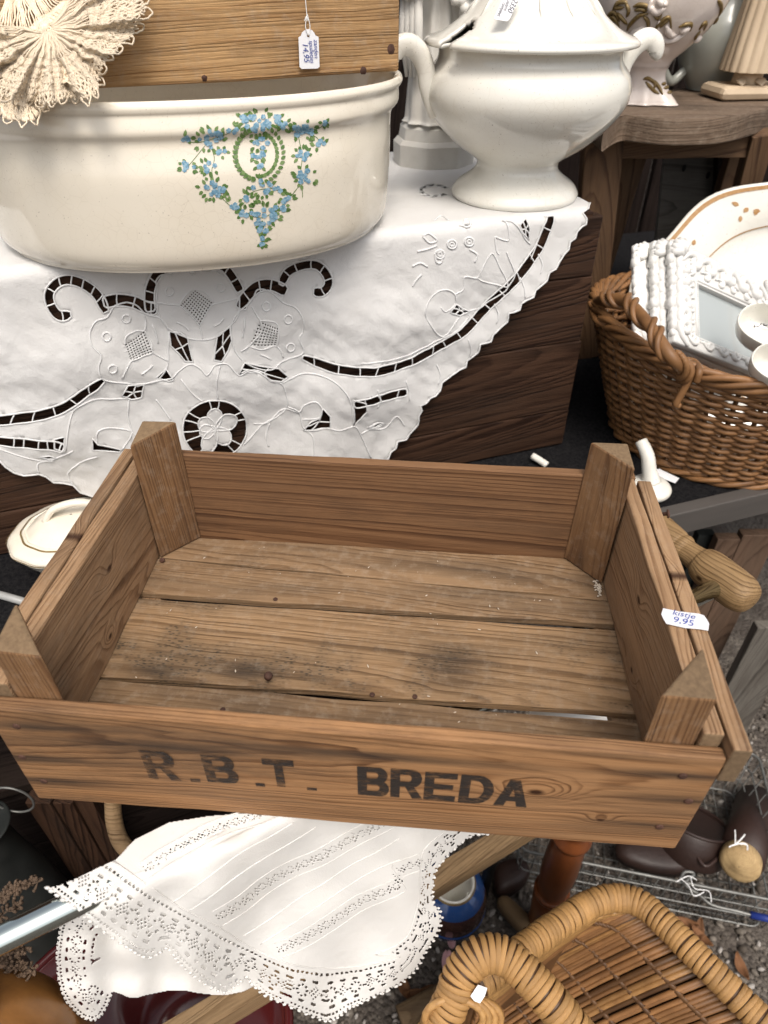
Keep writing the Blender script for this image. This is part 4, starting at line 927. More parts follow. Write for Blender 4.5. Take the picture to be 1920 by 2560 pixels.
# seat outline: front rim from the photograph, back straight
fr = [PZ(x, y, ZS) for x, y in ((1512, 312), (1530, 300), (1558, 288), (1600, 291), (1660, 296), (1720, 297), (1790, 295), (1850, 288), (1920, 270), (1990, 246))]
fr = [V(*p) for p in cr(fr, 5)]
back = [fr[-1] + V(.06, .10, 0), fr[-1] + V(.02, .27, 0), fr[0] + V(.15, .30, 0), fr[0] + V(-.0, .16, 0)]
ol = [V(p.x, p.y, 0) for p in fr + back]; n = len(ol); cs = sum(ol, V(0, 0, 0)) / n
mb = MB(); rings = [(.985, .0), (.997, -.003), (1.0, -.009), (.999, -.026), (.988, -.034), (.97, -.036)]
for k, (s_, dz) in enumerate(rings): mb.v += [tuple(cs + (p - cs) * s_ + V(0, 0, ZS + dz)) for p in ol]
mb.f = [tuple(range(n))[::-1], tuple(5 * n + k for k in range(n))] + [(j * n + k, j * n + (k + 1) % n, (j + 1) * n + (k + 1) % n, (j + 1) * n + k) for j in range(5) for k in range(n)]; mb.m = [0] * len(mb.f)
o = mb.build('seat', M_seat, st, smooth=False)
def leg_board(pt, pb_, wid, thick, mat=M_leg, name='leg', parent=st):
    ax = (pb_ - pt); ln = ax.length; ax = -ax.normalized(); sd_ = V(1, .1, 0); sd_ = (sd_ - ax * sd_.dot(ax)).normalized(); th = ax.cross(sd_)
    return board(name, mat, parent, frame_mat((pt + pb_) / 2, ax, th.normalized() * 1, ax.cross(th)), (ln, thick, wid), bevel=.003, seed=int(wid * 1e4) + int(ln * 1000))
yl = fr[12].y + .05
a = PP(1507, 350, V(0, yl, 0), Y_); b = PP(1470, 760, V(0, yl + .02, 0), Y_); b = a + (b - a) * ((ZB - a.z) / (b - a).z)
leg_board(a + V(0, 0, .0), b, .066, .024)
a = PP(1905, 330, V(0, 1.27, 0), Y_); b = PP(1850, 520, V(0, 1.30, 0), Y_); b = a + (b - a) * ((ZB - a.z) / (b - a).z)
leg_board(a, b, .040, .026)
a = V(fr[0].x + .14, fr[0].y + .26, ZS - .036); leg_board(a, V(a.x - .02, a.y + .06, ZB), .05, .024)
a = V(fr[-1].x - .06, fr[0].y + .26, ZS - .036); leg_board(a, V(a.x + .02, a.y + .06, ZB), .05, .024)
a = PP(1560, 357, V(0, yl + .012, 0), Y_); b = PP(1900, 348, V(0, yl + .012, 0), Y_); board('apron', M_leg, st, frame_mat((a + b) / 2 - V(0, -.01, .010), (b - a).normalized(), V(0, 1, 0), Z_), ((b - a).length, .02, .032), seed=4)
# boards standing in the dark under and behind the stool
def standing(name, label, cat, pl, y, mat, th=.014, group=None, lean=.05):
    P = [PP(x, yy, V(0, y, 0), V(0, 1, -lean).normalized()) for x, yy in pl]; c = sum(P, V(0, 0, 0)) / len(P)
    t_ = MB(); n = len(P); t_.add(P + [p + V(0, th, 0) for p in P], [tuple(range(n))[::-1], tuple(range(n, 2 * n))] + [(k, (k + 1) % n, n + (k + 1) % n, n + k) for k in range(n)])
    o = t_.build(name, mat, None, smooth=False, bevel=.001); tag(o, label, cat, group); return o
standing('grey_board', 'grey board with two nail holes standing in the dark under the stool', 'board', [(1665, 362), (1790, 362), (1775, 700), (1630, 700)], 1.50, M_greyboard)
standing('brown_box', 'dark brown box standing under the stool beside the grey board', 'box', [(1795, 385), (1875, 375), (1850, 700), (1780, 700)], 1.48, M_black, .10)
mb = MB()
for (x, y) in ((1710, 420), (1770, 438)):
    p = PP(x, y, V(0, 1.4985, 0), V(0, 1, -.05).normalized()); mb.add([p + V(.004 * cos(a), -.0005, .007 * sin(a)) for a in np.linspace(0, 2 * pi, 9)[:-1]], [tuple(range(8))])
tag(mb.build('nail_holes', plain('black_hole', (.004, .004, .004), .9, namt=0, bump=0), bpy.data.objects['grey_board'], smooth=False, loc=V(0, 0, 0)))
o = standing('white_enamel_tray', 'pale enamel tray edge showing under the stool seat at the right', 'tray', [(1795, 352), (1880, 348), (1868, 385), (1840, 378)], 1.46, M_white_cer, .008)

# jardiniere with gilt relief
JC = V(.428, 1.325, ZS + .001)
ja = thing('gilt_jardiniere', 'pinkish ceramic footed pot with gilt rococo relief on the stool', 'jardiniere', JC)
jp = prof([(.001, .052), (.030, .050), (.036, .052), (.042, .062), (.060, .078), (.080, .098), (.097, .125), (.1055, .155), (.1065, .185), (.100, .215), (.092, .24), (.098, .262), (.094, .262), (.088, .24), (.001, .22)], 4)
def jm(a, r, z): return r * (1 + .012 * sin(6 * a) * (1 if z > .06 else 0) + .012 * noise.noise(V(cos(a) * 4, sin(a) * 4, z * 26)))
mb = MB(); mb.lathe(jp, JC, 120, jm); mb.build('bowl', M_pink, ja); jb = BVHTree.FromPolygons([Vector(p) for p in mb.v], mb.f)
def ftm(a, r, z): return r * (1 + (.62 * max(0, cos(2 * (a + .55))) ** 2 + .05 * cos(8 * a)) * max(0, (.05 - z) / .05))
mb = MB(); mb.lathe(prof([(.001, 0), (.038, .0), (.040, .004), (.037, .012), (.033, .022), (.031, .036), (.033, .046), (.037, .052)], 4), JC, 72, ftm); mb.build('foot', M_pink, ja); jf = BVHTree.FromPolygons([Vector(p) for p in mb.v], mb.f)
q6 = lambda x, y: (1450 + x * .2833, y * .2833)
mg = MB(); mr = MB()
def gilt(pts, r, mbx, bv=jb, conv=q6, flat=.35):
    P = [on(bv, *conv(x, y), .0004) for x, y in cr(pts, 5)]; P = [p for p in P if p is not None]
    if len(P) > 2: mbx.tube(P, np.interp(np.linspace(0, 1, len(P)), [0, .3, .7, 1], [r * .35, r, r * .9, r * .25]), 6)
for s_ in ([(130, 0), (170, 30), (120, 70), (160, 90)], [(290, 90), (330, 30), (400, 20), (420, 60)], [(400, 20), (430, 90), (410, 150)], [(470, 60), (530, 40), (600, 60), (560, 110)], [(210, 220), (260, 130), (310, 110), (350, 190)], [(240, 180), (300, 150), (350, 250)], [(600, 120), (520, 140), (440, 220), (415, 270)], [(560, 140), (600, 190), (600, 280)], [(330, 110), (380, 170), (420, 215)], [(650, 130), (690, 160), (720, 120)], [(670, 310), (680, 240), (740, 170), (790, 160), (805, 260)], [(690, 250), (740, 200), (790, 170)], [(870, 240), (930, 215), (980, 215), (970, 275)], [(1050, 260), (1090, 205), (1110, 210), (1090, 270)], [(1130, 280), (1180, 210), (1215, 150)], [(1215, 0), (1245, 60), (1225, 140)], [(1010, 350), (1030, 310), (1060, 270)], [(480, 90), (540, 80), (590, 100)], [(300, 60), (340, 70), (390, 60)], [(250, 200), (290, 170), (330, 200)]):
    gilt(s_, .0033, mg)
for s_ in ([(420, 320), (480, 290), (560, 260), (620, 300)], [(700, 180), (690, 290), (740, 350), (820, 350), (900, 310), (960, 270)], [(640, 0), (620, 60), (680, 110), (740, 60), (700, 20)], [(680, 0), (740, 40), (760, 0)], [(760, 220), (790, 300), (850, 310)], [(1000, 360), (1060, 330), (1130, 300)], [(200, 240), (260, 240), (340, 290)], [(880, 290), (930, 260), (975, 240)]):
    gilt(s_, .0055, mr)
tag(mr.build('relief_scroll', M_pink, ja), kind='stuff')
for s_ in ([(560, 700), (600, 690), (660, 740), (640, 800)], [(580, 720), (640, 790), (700, 830)], [(620, 690), (690, 760), (730, 840)], [(720, 740), (745, 740), (735, 735)], [(740, 780), (770, 770), (760, 775)], [(770, 820), (800, 815), (790, 817)], [(765, 700), (800, 760), (830, 820)], [(785, 700), (815, 740), (835, 800)]): gilt(s_, .0030, mg, jf)
tag(mg.build('gilding', M_gold, ja), kind='stuff')
# grey jug further back
gc = V(.60, 1.475, ZS + .001); ju = thing('grey_jug', 'pale grey green jug standing behind the gilt jardiniere', 'jug', gc)
mb = MB(); mb.lathe(prof([(.001, 0), (.035, 0), (.040, .006), (.060, .035), (.072, .07), (.070, .10), (.052, .128), (.046, .15), (.05, .165), (.046, .165), (.042, .15), (.001, .05)], 4), gc, 64); mb.build('body', M_greyjug, ju)
mb = MB(); mb.tube(cr([gc + V(-.06, -.01, .10), gc + V(-.095, -.02, .09), gc + V(-.105, -.02, .05), gc + V(-.08, -.02, .015), gc + V(-.055, -.01, .03)], 6), .008, 10); mb.build('handle', M_greyjug, ju)
# pleated figurine at the right edge
FC = PZ(1862, 246, ZS + .001); FC = V(FC.x, FC.y + .012, ZS + .001)
fg = thing('pleated_figurine', 'beige figurine in a pleated robe on a slab base at the stool edge', 'figurine', FC)
mb = MB(); mb.box((-.062, -.042, 0), (.062, .042, .021), T_(FC) @ Matrix.Rotation(.12, 4, 'Z')); mb.build('base', M_beige, fg, smooth=False, bevel=.010)
def pl(a, r, z): return r * (1 + .06 * abs(sin(9 * a)) + .03 * sin(5 * a + z * 20) * 1)
mb = MB(); mb.lathe(prof([(.001, .046), (.040, .044), (.045, .040), (.0455, .044), (.043, .075), (.039, .12), (.035, .17), (.031, .21), (.027, .25), (.030, .29), (.02, .32), (.001, .325)], 5), FC, 144, pl); mb.build('robe', M_beige, fg)
for s_ in (-1, 1):
    p = FC + V(s_ * .016 - .004, -.022, .021); mb = MB(); mb.grid(lambda u, t: p + V(.0095 * sin(pi * min(t, .999) + .02) * cos(2 * pi * u), -.018 * (t - .3), max(0, .0115 * sin(pi * min(t * .9 + .1, .999)) * (.55 + .45 * sin(2 * pi * u)))), 12, 9, True); mb.build('foot', M_beige, fg)
mb = MB(); mb.lathe([(.001, .019), (.026, .019), (.024, .03), (.022, .046), (.001, .046)], FC, 24); mb.build('ankle_block', M_beige, fg)

# ================================================================== OVAL WICKER BASKET ON THE TABLE
WC = V(.575, 1.0, ZB + .002); WH = .205; WY = .05
wb = thing('oval_wicker_basket', 'oval brown willow basket holding white frames and crockery on the felt table', 'basket', WC)
def wpt(a, z, off=0.0):
    t = max(0, z / WH); ax = .172 + .078 * t ** .9; ay = .160 + .062 * t ** .9
    rise = .022 * max(0, -cos(a)) ** 3 * t
    return V(WC.x + (ax + off) * cos(a) * cos(WY) - (ay + off) * sin(a) * sin(WY), WC.y + (ax + off) * cos(a) * sin(WY) + (ay + off) * sin(a) * cos(WY), WC.z + z + rise)
NS = 46
for k in range(NS):
    a = 2 * pi * k / NS; mb = MB(); mb.tube([wpt(a + .01 * sin(k), z) for z in np.linspace(.004, WH, 6)], .0034, 6); mb.build('stake', M_wick3, wb, loc=wpt(a, 0))
rows_ = 27
for r_ in range(rows_):
    mb = MB(); zz = .016 + (WH - .045) * r_ / (rows_ - 1); n = NS * 4; ph = random.uniform(0, 6)
    P = [wpt(2 * pi * i / n, zz + .0014 * sin(2 * pi * i / n * 3 + ph) + .0009 * noise.noise(V(i * .21, r_, 0)), .0052 * cos(NS / 2 * 2 * pi * i / n + pi * (r_ % 2)) + .0008 * noise.noise(V(i * .4, r_, 4))) for i in range(n)]
    mb.tube(P, [.0038 * random.uniform(.85, 1.12) for _ in P], 7, True); mb.build('weaver', M_wick, wb)
for zz, n_r, rr in ((.006, 3, .0046), (WH - .012, 5, .0048)):
    for k in range(n_r):
        mb = MB(); n = 150; P = []
        for i in range(n):
            a = 2 * pi * i / n; w_ = a * 9 + 2 * pi * k / n_r; P.append(wpt(a, zz + .0070 * sin(w_) * (1.35 if n_r == 5 else .8) + .002 * noise.noise(V(a * 3, k, 1)), .003 + .0055 * cos(w_)))
        mb.tube(P, rr, 8, True); mb.build('rim_rod' if n_r == 5 else 'foot_rod', M_wick, wb)
mb = MB(); mb.grid(lambda u, t: wpt(2 * pi * u, .006, -.166 * (1 - t) * .96), 48, 5, True); mb.build('basket_floor', M_wick3, wb)
# twisted handle on the left end
hp = [PZ(1490, 756, -.408), PZ(1520, 748, -.385), PZ(1560, 752, -.375), PZ(1600, 785, -.372), PZ(1640, 838, -.380), PZ(1680, 895, -.395), PZ(1712, 930, -.42), PZ(1722, 948, -.436)]
HPc = cr(hp, 10); hd = MB(); hd.tube(HPc, .0082, 10); hdl = hd.build('handle', M_wick, wb)
for k in range(2):
    mb = MB(); n = len(HPc); Tn = np.gradient(HPc, axis=0); Tn /= np.linalg.norm(Tn, axis=1)[:, None]; P = []
    for i in range(n):
        t = Tn[i]; u = np.cross(t, [0, 0, 1.]); u /= np.linalg.norm(u); b_ = np.cross(t, u)
        for j in range(3):
            if i == n - 1 and j: break
            s_ = i + j / 3; p = HPc[i] + (HPc[min(i + 1, n - 1)] - HPc[i]) * j / 3; a = s_ * .42 + pi * k * .55; P.append(p + (u * cos(a) + b_ * sin(a)) * .0098)
    mb.tube(P, .0042, 7); o = mb.build('handle_wrap', M_wick, hdl, loc=V(*HPc[0]))
for pts in ([(1712, 905), (1728, 925), (1716, 960), (1700, 990), (1690, 1010), (1698, 1015)], [(1700, 900), (1735, 905), (1748, 925), (1740, 955)], [(1495, 740), (1480, 770), (1490, 800), (1520, 815)], [(1478, 760), (1492, 735), (1508, 760), (1500, 800)]):
    mb = MB(); mb.tube([PZ(x, y, -.425 - .0006 * max(0, y - 930)) * .985 for x, y in cr(pts, 5)], .0050, 7); mb.build('handle_lashing', M_wick, wb)

# --- contents: leaning frames
nF = V(.492, -.587, .643).normalized(); g0 = ray(1744, 708) * .985
cornerG = g0; eD = (PP(1749, 898, g0, nF) - g0); eD.normalize(); eR = nF.cross(-eD) * 1; eR = eR.normalized()
if eR.x < 0: eR = -eR
def ornate(back, dx, dy, sc, label, glass=True):
    o0 = cornerG - nF * back + eR * dx + eD * dy; t_ = thing('photo_frame', label, 'photo frame', o0, 'ornate white frames in the basket')
    gw, gh, bw = .135 * sc, .085 * sc, .053 * sc; bb = .02
    P = lambda r, d, h=0: o0 + eR * r + eD * d + nF * h
    for (r0, r1, d0, d1) in ((-bw, gw + bw, -bw, 0), (-bw, gw + bw, gh, gh + bb), (-bw, 0, -.0005, gh + .0005), (gw, gw + bw, -.0005, gh + .0005)):
        mb = MB(); v = [P(r, d, h) for h in (-.012, 0.0) for d in (d0, d1) for r in (r0, r1)]
        mb.add(v, [(0, 2, 3, 1), (4, 5, 7, 6), (0, 1, 5, 4), (2, 6, 7, 3), (0, 4, 6, 2), (1, 3, 7, 5)]); mb.build('frame_side', M_framewhite, t_, smooth=False, bevel=.003)
    mb = MB(); mb.add([P(0, 0, -.008), P(gw, 0, -.008), P(gw, gh, -.008), P(0, gh, -.008)], [(0, 3, 2, 1)]); mb.build('pane', M_glass, t_, smooth=False)
    mb = MB()      # bead moulding along the opening
    for s_ in range(4):
        a, b = [((0, 0), (gw, 0)), ((gw, 0), (gw, gh)), ((gw, gh), (0, gh)), ((0, gh), (0, 0))][s_]; L_ = math.dist(a, b); m_ = int(L_ / .0032)
        for k in range(m_):
            u = k / m_; r, d = a[0] + (b[0] - a[0]) * u, a[1] + (b[1] - a[1]) * u
            mb.add([P(r + .0014 * cos(q), d + .0014 * sin(q), .0005) for q in np.linspace(0, 2 * pi, 7)[:-1]] + [P(r, d, .0018)], [(k_, (k_ + 1) % 6, 6) for k_ in range(6)])
        mb.tube([P(a[0] + (.005 if s_ in (0, 3, 2, 1) else 0) * (-1 if s_ in (0, 3) else 1) * (1 if s_ in (1, 3) else 0), a[1] + (-.005 if s_ == 0 else .005 if s_ == 2 else 0), .0003), P(b[0] + (-.005 if s_ == 3 else .005 if s_ == 1 else 0), b[1] + (-.005 if s_ == 0 else .005 if s_ == 2 else 0), .0003)], .0022, 6)
    # scrolls along the outer border
    def scroll(r, d, ang, s, fl=1):
        q = [P(r + s * (cos(ang) * x - sin(ang) * y * fl), d + s * (sin(ang) * x + cos(ang) * y * fl), .0015) for x, y in cr([(-.5, .35), (-.2, .02), (.15, -.12), (.42, .05), (.38, .32), (.15, .36), (.08, .18), (.2, .12)], 4)]
        n = len(q); mb.tube(q, np.interp(np.linspace(0, 1, n), [0, .4, 1], [.0015, .0042, .0022]) * s / .022, 7)
    for k in range(6):
        r = -bw * .6 + (gw + bw * 1.2) * (k + .5) / 6; scroll(r, -bw * .70, 0 if k < 3 else pi, .038, 1 if k < 3 else -1); scroll(r, -bw * .36, .5 if k < 3 else pi - .5, .018, 1 if k < 3 else -1); scroll(r, gh + bb * .5, 0 if k < 3 else pi, .02, -1 if k < 3 else 1)
    for k in range(7):
        d = -bw * .6 + (gh + bw * .8) * (k + .5) / 7; scroll(-bw * .72, d, pi / 2 if k < 4 else -pi / 2, .036, -1 if k < 4 else 1); scroll(-bw * .36, d, pi / 2 + .5 if k < 4 else -pi / 2, .017, -1 if k < 4 else 1); scroll(gw + bw * .7, d, pi / 2 if k < 4 else -pi / 2, .026, 1 if k < 4 else -1)
    for k in range(13):
        d = -bw * .8 + (gh + bw * .9) * k / 12; mb.add(*icos(.0062 + .0016 * (k % 3), P(-bw + .001 * (k % 2), d, -.004), Matrix.Diagonal((.8, 1, 1.25))))
    for (r, d) in ((-bw * .62, -bw * .62), (gw + bw * .62, -bw * .62)):
        for k in range(5):
            a = (225 if r < 0 else -45) + (k - 2) * 26; a = rad(a); mb.tube([P(r, d, .002), P(r + .014 * cos(a), d + .014 * sin(a), .006), P(r + .024 * cos(a), d + .024 * sin(a), .001)], [.0035, .0062, .0035], 7)
    tag(mb.build('scroll_relief', M_framewhite, t_), kind='stuff')
ornate(0, 0, 0, 1, 'front ornate white frame with pale glass, nearest in the basket')
ornate(.020, -.012, -.004, 1, 'middle ornate white frame between the front and rear frames')
ornate(.042, -.024, -.006, 1, 'rearmost ornate white frame, farthest left of the three')
# platter leaning behind
PC = PD(1990, 790, 1.13); pn_ = V(-.30, -.80, .52).normalized(); pu = pn_.cross(Z_).normalized() * -1; pv = pn_.cross(pu)
if pv.z < 0: pv = -pv
pt_ = thing('gilt_platter', 'large ivory platter with scalloped gilt rim leaning behind the frames', 'platter', PC)
def plp(a, r, h): s_ = 1 + .028 * cos(8 * a + .6) * min(1, r * r); return PC + pu * (.262 * r * s_ * cos(a)) + pv * (.215 * r * s_ * sin(a)) + pn_ * h
pr_ = [(0.001, 0), (.45, 0), (.62, .001), (.68, .006), (.74, .016), (.86, .021), (.97, .026), (1.0, .0275), (1.005, .025), (.98, .021), (.7, .006), (.6, -.006), (.001, -.006)]
mb = MB(); mb.grid(lambda u, t: plp(2 * pi * u, *pr_[min(12, int(round(t * 12)))]), 120, 13, True); mb.build('dish', M_white_cer, pt_)
mb = MB(); mb.grid(lambda u, t: plp(2 * pi * u, .952 + .028 * t, .0256 + .0012 * t + .0006), 120, 2, True); mb.grid(lambda u, t: plp(2 * pi * u, .688 + .007 * t, .0088 + .0012 * t), 120, 2, True)
def pleaf(a, r, ang, ln, wd):
    P = []
    for u, v in ((0, 0), (.3, .5), (.65, .45), (1, 0), (.65, -.45), (.3, -.5)):
        x = u * ln * cos(ang) - v * wd * sin(ang); y = u * ln * sin(ang) + v * wd * cos(ang); rr = r + y; P.append(plp(a + x, rr, np.interp(rr, [.62, .68, .74, .86, .97], [.001, .006, .016, .021, .026]) + .0008))
    mb.add(P, [tuple(range(6))])
for k in range(10):
    for (da, r, an, ln, wd) in ((0, .80, .3, .05, .03), (.07, .84, -.5, .05, .03), (.05, .78, 2.3, .05, .03), (.12, .87, .8, .05, .03), (-.06, .83, 2.8, .05, .03), (.14, .80, -.9, .05, .026)): pleaf(2 * pi * k / 10 + 1.42 + da, r, an, ln, wd)
tag(mb.build('gilt_print', M_brownprint, pt_, smooth=False), kind='stuff')
# second thin plate edge behind the frames at left
ec = PZ(1590, 930, -.46) * 1.06
# heart-shaped dishes at the edge
def heart(px, py, z, s, label, txt):
    c = PZ(px, py, z); t_ = thing('heart_dish', label, 'dish', c, 'white heart dishes in the basket')
    n_ = V(-.22, -.55, .80).normalized(); u_ = V(1, -.1, .2); u_ = (u_ - n_ * u_.dot(n_)).normalized(); v_ = n_.cross(u_)
    def hp_(a, r, h):
        x = 16 * sin(a) ** 3 / 16; y = (13 * cos(a) - 5 * cos(2 * a) - 2 * cos(3 * a) - cos(4 * a)) / 16
        return c + u_ * (x * s * r) + v_ * (y * s * r) + n_ * h
    pr2 = [(.001, .004), (.7, .004), (.88, .012), (.95, .030), (.985, .038), (1.02, .038), (1.03, .030), (.98, .010), (.85, -.004), (.001, -.004)]
    mb = MB(); mb.grid(lambda u, t: hp_(2 * pi * u, *pr2[min(9, int(round(t * 9)))]), 72, 10, True); mb.build('dish', M_white_cer, t_, sub=1)
    if txt: text_mesh(txt, .016, frame_mat(c - u_ * .012 + v_ * .020 + n_ * .006, u_, v_, n_), 'script', M_penb, t_, .35)
heart(1935, 850, -.405, .052, 'white heart dish with dark script, higher one at the right edge', 'Deli')
heart(1960, 945, -.425, .046, 'plain white heart dish nearest the basket rim at the right edge', '')

# ================================================================== THINGS ON THE FELT
# small gilt-edged oval tureen at the left
sc2 = PZ(172, 1472, ZB + .002) + V(.012, .045, 0)
s2 = thing('oval_vegetable_dish', 'small ivory lidded oval dish with worn gilt edges at the left', 'serving dish', sc2)
def ov_(a, r, z): return r * (1 + .010 * cos(12 * a))
def oval(mb, pr, c, n=80, ex=1.22, yaw=.25, mod=None):
    m = len(pr)
    def fn(u, t):
        r, z = pr[min(m - 1, int(round(t * (m - 1))))]; a = 2 * pi * u; r2 = mod(a, r, z) if mod else r; x, y = r2 * ex * cos(a), r2 * sin(a)
        return c + V(x * cos(yaw) - y * sin(yaw), x * sin(yaw) + y * cos(yaw), z)
    return mb.grid(fn, n, m, True)
mb = MB(); oval(mb, prof([(.001, 0), (.033, 0), (.038, .004), (.046, .018), (.056, .034), (.063, .050), (.067, .056), (.068, .059), (.064, .059), (.05, .056), (.001, .052)], 3), sc2, mod=ov_); mb.build('bowl', M_basin, s2)
mb = MB(); oval(mb, prof([(.066, .0595), (.067, .062), (.062, .067), (.052, .0705), (.049, .0725), (.047, .0715), (.040, .078), (.028, .085), (.001, .087)], 3), sc2, mod=ov_); mb.build('lid', M_basin, s2)
mb = MB(); P = cr([sc2 + V(-.03, -.01, .083), sc2 + V(-.018, -.004, .098), sc2 + V(.01, .002, .104), sc2 + V(.03, .008, .096), sc2 + V(.04, .01, .084)], 5); mb.tube(P, .0055, 8, flat=.8); mb.build('lid_handle', M_basin, s2)
mb = MB(); oval(mb, [(.0686, .0595), (.0686, .0612)], sc2, mod=ov_); oval(mb, [(.0530, .0708), (.0512, .0718)], sc2, mod=ov_); oval(mb, [(.0340, .0009), (.0388, .0045)], sc2, mod=ov_); mb.build('gilt_line', M_gold, s2)
# pale tube lying on the felt
a, b = PZ(-60, 1470, ZB + .006), PZ(74, 1508, ZB + .006); mb = MB(); mb.tube([a, a.lerp(b, .5), b], .0050, 12); tag(mb.build('pale_rod', plain('pale_painted_rod', (.30, .30, .29), .4, namt=.3), None), 'pale thin rod lying on the black felt at the left edge', 'rod')
# white china hook pieces behind the crate corner
wc = PZ(1620, 1235, ZB + .002); wt = thing('china_ladle', 'white china ladle lying on the felt behind the crate corner', 'ladle', wc)
mb = MB(); mb.lathe(prof([(.001, .004), (.018, .002), (.027, .004), (.031, .010), (.030, .016), (.024, .021), (.014, .024), (.010, .026), (.001, .028)], 4), wc, 40); mb.build('bowl', M_white_cer, wt)
mb = MB(); P = cr([wc + V(.0, .0, .022), wc + V(-.006, .006, .040), wc + V(-.012, .014, .062), wc + V(-.020, .03, .076)], 6); mb.tube(P, np.interp(np.linspace(0, 1, len(P)), [0, .3, 1], [.014, .011, .009]), 12); mb.build('stem', M_white_cer, wt)
mb = MB()
for (dx, dy) in ((.012, -.014), (.018, -.002)): mb.add([wc + V(dx + .0025 * cos(a), dy + .0025 * sin(a), .0205) for a in np.linspace(0, 2 * pi, 9)[:-1]], [tuple(range(8))])
hk = PZ(1345, 1152, ZB + .008); mb = MB(); P = [hk + V(.012, -.012, 0), hk + V(.004, -.004, .002), hk + V(-.008, .008, .004)]; mb.tube(cr(P, 4), .0058, 10); o = mb.build('china_rod', M_white_cer, None); tag(o, 'small white china rod end on the felt in front of the chest', 'rod')
pts = [PZ(x, y, ZB + .004 + .003 * (k % 2)) for k, (x, y) in enumerate(((1628, 1178), (1648, 1172), (1698, 1196), (1688, 1208), (1640, 1190)))]
mb = MB(); mb.add(pts, [tuple(range(5))[::-1]]); o = mb.build('paper_tag', M_paper, None, smooth=False, solid=.0006); tag(o, 'small blank white paper tag lying beside the wicker basket', 'price tag')
# ================================================================== CHROME PUSH BAR UNDER THE CRATE
ZT2 = -.574
A0 = PZ(60, 2320, ZT2); A1 = PZ(1796, 1466, ZT2); td = (A1 - A0).normalized(); tn_ = V(-td.y, td.x, 0)
pbx = thing('push_bar', 'chrome push bar with a turned wooden grip carrying the crate', 'handle bar', A0)
mb = MB(); mb.tube([A0 - td * .30, A0, A0.lerp(A1, .5), A1 + td * .012], .0108, 24); mb.build('chrome_tube', M_chrome, pbx)
gp = prof([(.001, -.041), (.015, -.039), (.022, -.033), (.0258, -.023), (.0268, -.010), (.0268, .015), (.0262, .030), (.0235, .040), (.0215, .0435), (.0190, .046), (.0175, .052), (.0165, .062), (.0165, .068), (.0185, .070), (.0195, .075), (.0185, .080), (.0200, .084), (.0215, .10), (.0225, .12), (.021, .14), (.017, .155), (.001, .16)], 4)
mb = MB(); ax = (tn_ * 1 + V(0, 0, .02)).normalized(); up = V(0, 0, 1); sd2 = ax.cross(up).normalized(); up2 = sd2.cross(ax)
GO = A1 + td * .014; m_ = len(gp)
def fn(u, t):
    r, z = gp[min(m_ - 1, int(round(t * (m_ - 1))))]; a = 2 * pi * u; return (z * .92, .90 * r * cos(a), .90 * r * sin(a))
mb.grid(fn, 40, m_, True); me = bpy.data.meshes.new('wooden_grip'); me.from_pydata([tuple(p) for p in mb.v], [], mb.f); me.materials.append(M_grip); me.polygons.foreach_set('use_smooth', [True] * len(me.polygons)); me.update()
o = bpy.data.objects.new('wooden_grip', me); COL.objects.link(o); attach(o, pbx); o.matrix_basis = T_(OFF) @ frame_mat(GO, ax, sd2, up2)
# two legs of the old pram frame that the bar belongs to
for s_ in (-.22, .58):
    p = A0 + td * s_ + tn_ * .03; mb = MB(); mb.tube([p + V(0, 0, -.012), p + tn_ * .05 + V(0, 0, -.40), p + tn_ * .06 + V(0, 0, GZ - p.z)], .010, 12); 
    if s_ > 0: mb.build('frame_leg', M_slate, pbx)
# wooden pole slanting below
pa, pb2 = PD(430, 2600, .80), PD(1330, 2060, 1.10); dpl = (pb2 - pa).normalized()
o = board('wooden_pole', M_pole, None, frame_mat((pa + pb2) / 2, dpl, dpl.cross(Z_).normalized(), dpl.cross(Z_).cross(-dpl).normalized() * -1 if False else dpl.cross(dpl.cross(Z_).normalized())), ((pb2 - pa).length + .3, .030, .038), bevel=.008, nx=10)
tag(o, 'weathered wooden pole slanting behind the lace cloth', 'pole')

# ================================================================== LACE PETTICOAT CLOTH over the bar
cC = lambda x, y: (x * .6028, 1700 + y * .6028)
cD = lambda x, y: (920 + x * .6028, 1700 + y * .6028)
tipy = [(195, 862), (262, 912), (330, 962), (400, 1022), (500, 1092), (560, 1130), (610, 1152), (650, 1138), (690, 1112), (712, 1128), (740, 1170), (790, 1215), (850, 1262), (930, 1297), (985, 1262), (1022, 1232), (1045, 1262), (1100, 1310), (1180, 1345), (1270, 1385), (1350, 1415), (1400, 1400), (1450, 1362), (1500, 1340), (1580, 1300), (1659, 1262)]
hemF = [cC(*p) for p in tipy] + [cD(*p) for p in ((60, 1300), (150, 1250), (205, 1195), (240, 1130), (285, 1060), (306, 1000), (300, 960), (272, 922), (268, 880), (282, 790), (330, 730), (425, 650), (520, 640))]
topF = [(1500, 1905), (1620, 1790), (1600, 1700), (1460, 1690), (1200, 1860), (900, 1960), (640, 2030), (520, 2040)] + [cC(*p) for p in ((700, 590), (560, 660), (480, 745), (420, 770), (330, 815), (250, 850))]
front_poly = np.array([tuple(p) for p in hemF + topF])
seam = np.array([cC(*p) for p in ((150, 560), (470, 752), (640, 870), (760, 950), (900, 1020), (1000, 1085), (1100, 1140), (1220, 1182), (1350, 1196), (1500, 1185), (1659, 1150))] + [cD(*p) for p in ((30, 1140), (100, 1110), (165, 1060), (195, 980), (212, 900), (215, 800), (235, 700), (330, 620))])
seam_poly = np.concatenate([seam, np.array([(1120, 2000), (1700, 1850), (1650, 1600), (600, 1600), (100, 1850)])])
